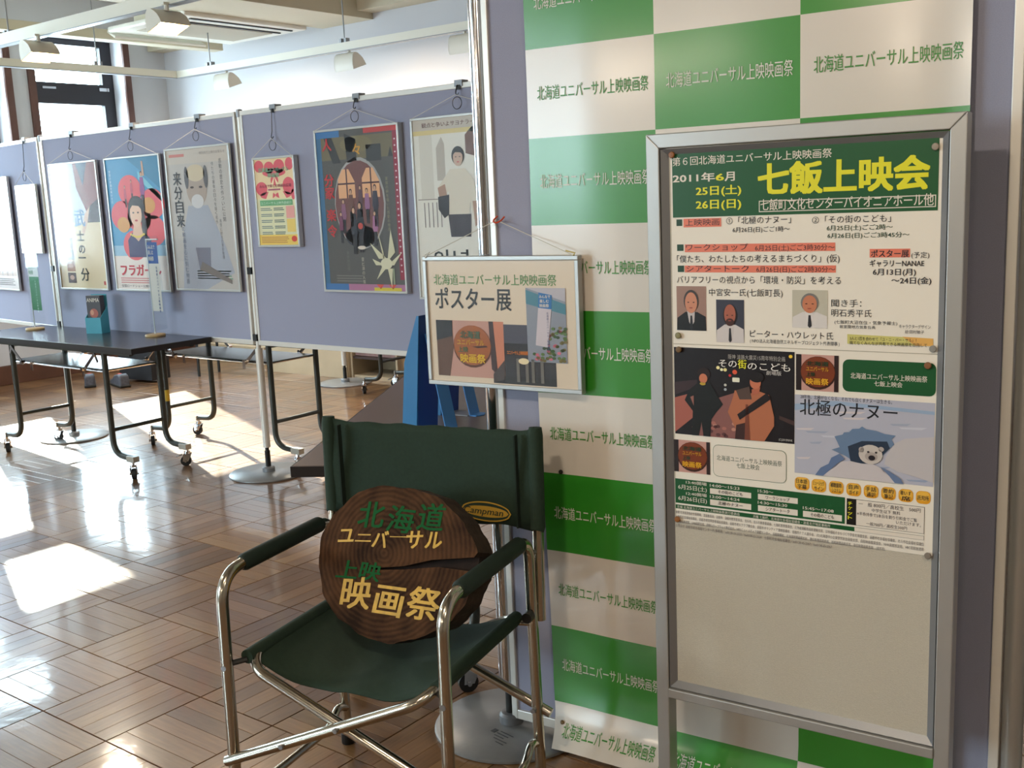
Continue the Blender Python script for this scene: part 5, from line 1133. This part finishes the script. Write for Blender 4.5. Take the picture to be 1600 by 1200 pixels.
# canvas seat
m = MB(); NXs, NYs = 26, 14; vs = []
for j in range(NYs+1):
    for i in range(NXs+1):
        u = -1+2*i/NXs; t = j/NYs; x = u*(SR+.016)
        y = fyy+.028+t*(ryy-.012-fyy-.028)
        sag = .055*(1-abs(u)**2.2)
        if t < .12: y -= 0
        z = SZ+.0145-sag*(1+.25*(1-t))
        if abs(u) > .93: z -= (abs(u)-.93)*.12
        if t < .2: y += .035*(1-abs(u)**3)*(1-t/.2)*.6; z -= .016*math.sin(abs(u)*PI)*(1-t/.2)
        z += .003*math.sin(i*.9+j*.4)*(1-abs(u))
        vs.append((x, y, z))
n1 = NXs+1
m.add(vs, [(j*n1+i, j*n1+i+1, (j+1)*n1+i+1, (j+1)*n1+i) for j in range(NYs) for i in range(NXs)], CANVAS)
o = m.build('seat_canvas', ch, angle=180); sm = o.modifiers.new('solid', 'SOLIDIFY'); sm.thickness = .003
for sx in (-1, 1):
    m = MB(); m.tube([(sx*SR, fyy+.022, SZ), (sx*SR, fyy+.06, SZ), (sx*SR, ryy-.03, SZ), (sx*SR, ryy-.006, SZ)], [.0165, .017, .017, .0165], CANVAS, 14); m.build('seat_hem', ch)
# canvas back with sleeves round the posts
m = MB(); vs = []; NXb, NZb = 30, 8; yb = ryy+.034
for j in range(NZb+1):
    for i in range(NXb+1):
        u = -1+2*i/NXb; t = j/NZb; x = u*(hw+.012)
        z = .655-.012*(u+1)*0+t*.245
        if t > .99: z += -.008*(1-abs(u)**4)+(.006 if abs(u) > .95 else 0)+.002*math.sin(i*1.3)
        if t < .01: z += .004*math.sin(i*.8)
        y = yb-.014+.022*(1-u*u)+.0025*math.sin(i*.7+j)+(t*.012)
        vs.append((x, y, z))
n1 = NXb+1; m.add(vs, [(j*n1+i, j*n1+i+1, (j+1)*n1+i+1, (j+1)*n1+i) for j in range(NZb) for i in range(NXb)], CANVAS)
o = m.build('back_canvas', ch, angle=180); sm = o.modifiers.new('solid', 'SOLIDIFY'); sm.thickness = .003
for sx in (-1, 1):
    m = MB(); x = sx*(hw+.012)
    m.tube([(x, yb-.006, .650), (x, yb, .66), (x, yb+.006, .885), (x, yb+.008, .905)], [.0165, .0185, .0185, .0155], CANVAS, 14); m.build('back_sleeve', ch)
    m = MB(); xs = sx*(hw-.032); m.b2((xs-.002, yb-.022, .658), (xs+.002, yb-.006, .888), mat('seam_dark', (18, 36, 26), .9)); m.build('seam', ch, smooth=False)
# maker's oval on the back canvas
cb = Board(CO, CA)
LG = mat('logo_yellow', (190, 150, 50), .6)
lx_, lz_ = cb.local(765, 803, -(yb-.018)); lp = Print(cb, 0, lambda x, z: (yb-.014+.022*(1-(x/(hw+.012))**2)+((z-.655)/.245*.012))-.0045)
def ring_(P_, cx, cz, rx, rz, w_, mm, lay):
    n = 36
    for k in range(n):
        a, b_ = 2*PI*k/n, 2*PI*(k+1)/n
        P_.poly([(cx+rx*math.cos(a), cz+rz*math.sin(a)), (cx+rx*math.cos(b_), cz+rz*math.sin(b_)), (cx+(rx-w_)*math.cos(b_), cz+(rz-w_)*math.sin(b_)), (cx+(rx-w_)*math.cos(a), cz+(rz-w_)*math.sin(a))], mm, lay)
def sub_ell(P_, cx, cz, rx, rz, mm, lay):
    n = 20
    for k in range(n):
        xa_, xb_ = -1+2*k/n, -1+2*(k+1)/n; ha, hb = math.sqrt(max(0, 1-xa_*xa_)), math.sqrt(max(0, 1-xb_*xb_))
        P_.poly([(cx+rx*xa_, cz-rz*ha), (cx+rx*xb_, cz-rz*hb), (cx+rx*xb_, cz+rz*hb+1e-5), (cx+rx*xa_, cz+rz*ha+1e-5)], mm, lay)
sub_ell(lp, lx_-.018, lz_, .072, .025, LG, 1); sub_ell(lp, lx_-.018, lz_, .068, .0215, CANVAS, 2); sub_ell(lp, lx_-.018, lz_, .065, .014, LG, 3)
lp.text('Campman', lx_-.080, lz_-.009, lx_+.032, .021, CANVAS, 5, .008, shear=.25)
lp.build('maker_logo', ch)

# ================================================================== LOG SLICE SIGN
LT = .075
tilt = math.radians(20)
lg = bpy.data.objects.new('log_slice_sign', None); C.objects.link(lg)
tag(lg, 'painted round log slice sign leaning on the green canvas chair', 'sign')
lloc = Vector((.030, .050, .607)); Rz = Matrix.Rotation(CA, 4, 'Z')
wl_ = CO+(Rz @ lloc.to_4d()).to_3d(); lg.location = wl_; lg.rotation_euler = (-tilt, 0, CA-.04)
RX, RZ_ = .218, .180; N_ = 96; outl = []
random.seed(3)
for k in range(N_):
    a = 2*PI*k/N_
    rr_ = 1+.018*math.sin(3*a+1)+.012*math.sin(7*a)+.008*math.sin(17*a+2)+.006*random.uniform(-1, 1)
    outl.append((RX*rr_*math.cos(a), RZ_*rr_*math.sin(a)))
# wedge-shaped split running in from the right edge
kk = [k for k in range(N_) if abs(math.atan2(outl[k][1], outl[k][0])-.10) < .10]
wedge = [(RX*.97, .004), (.12, .004), (.03, -.012), (-.05, -.022), (-.09, -.014), (-.05, -.018), (.03, -.004), (.10, .018), (RX*.96, .036)]
face = []
for k in range(N_):
    a = math.atan2(outl[k][1], outl[k][0])
    if a < 0: a += 2*PI
    if .02 < a < .19: continue
    face.append((a, outl[k]))
face.sort(); poly = [p_ for a, p_ in face if a >= .19]+[p_ for a, p_ in face if a <= .02]+wedge
bmh = bmesh.new(); fv = [bmh.verts.new((x, -LT/2, z)) for x, z in poly]; fc = bmh.faces.new(fv); fc.normal_update()
if fc.normal.y > 0: fc.normal_flip()
bk = [bmh.verts.new((x*1.0+.0, LT/2, z)) for x, z in poly]; bf = bmh.faces.new(list(reversed(bk)))
for i in range(len(poly)):
    j = (i+1) % len(poly); f_ = bmh.faces.new((fv[i], fv[j], bk[j], bk[i])); f_.material_index = 1
bmesh.ops.recalc_face_normals(bmh, faces=bmh.faces[:]); bmesh.ops.triangulate(bmh, faces=[f for f in bmh.faces if len(f.verts) > 4])
me = bpy.data.meshes.new('wood'); bmh.to_mesh(me); bmh.free(); me.materials.append(LOGF); me.materials.append(BARK)
wo = bpy.data.objects.new('wood', me); C.objects.link(wo); wo.parent = lg
k = MB(); k.prism([(RX*.97, -.004), (RX*.97, .046), (.10, .026), (-.05, -.008), (-.105, -.010), (-.105, -.026), (-.05, -.028), (.10, -.002)], 1, -LT/2+.022, LT/2-.004, mat('split_core', (36, 24, 18), .95, noise=(40, .4))); k.build('split_core', lg, smooth=False)
bd = Board((0, 0, 0), 0); pr = Print(bd, LT/2+.0004)
LGN = mat('log_paint_green', (8, 84, 36), .7, spec=.2); LYE = mat('log_paint_yellow', (206, 162, 36), .5, noise=(60, .2))
def brush(t, x0_, z, x1_, h, mm, bold, rot=0.):
    wd_ = (x1_-x0_)/len(t)
    for i_, ch_ in enumerate(t):          # each painted character sits a little differently, as by hand
        pr = Print(bd, LT/2+.0004); jz = .004*math.sin(i_*2.3+z*40); jr = .05*math.sin(i_*1.7+x0_*30)
        a_ = x0_+wd_*i_+wd_*.05; hh = h*(.35 if ch_ == 'ー' else .62 if ch_ == 'ニ' else 1)
        pr.text(ch_, a_, z+wd_*i_*math.tan(rot)+jz+(h-hh)*.5, a_+wd_*.90, hh, mm, 2, bold, rot+jr, .12); pr.build('painted_character', lg)
brush('北海道', -.118, .070, .128, .060, LGN, .016, .05); brush('ユニバーサル', -.165, .022, .125, .042, LYE, .024, .08); brush('上映', -.160, -.050, -.030, .042, LGN, .02, .0); brush('映画祭', -.138, -.125, .140, .070, LYE, .02, .04)
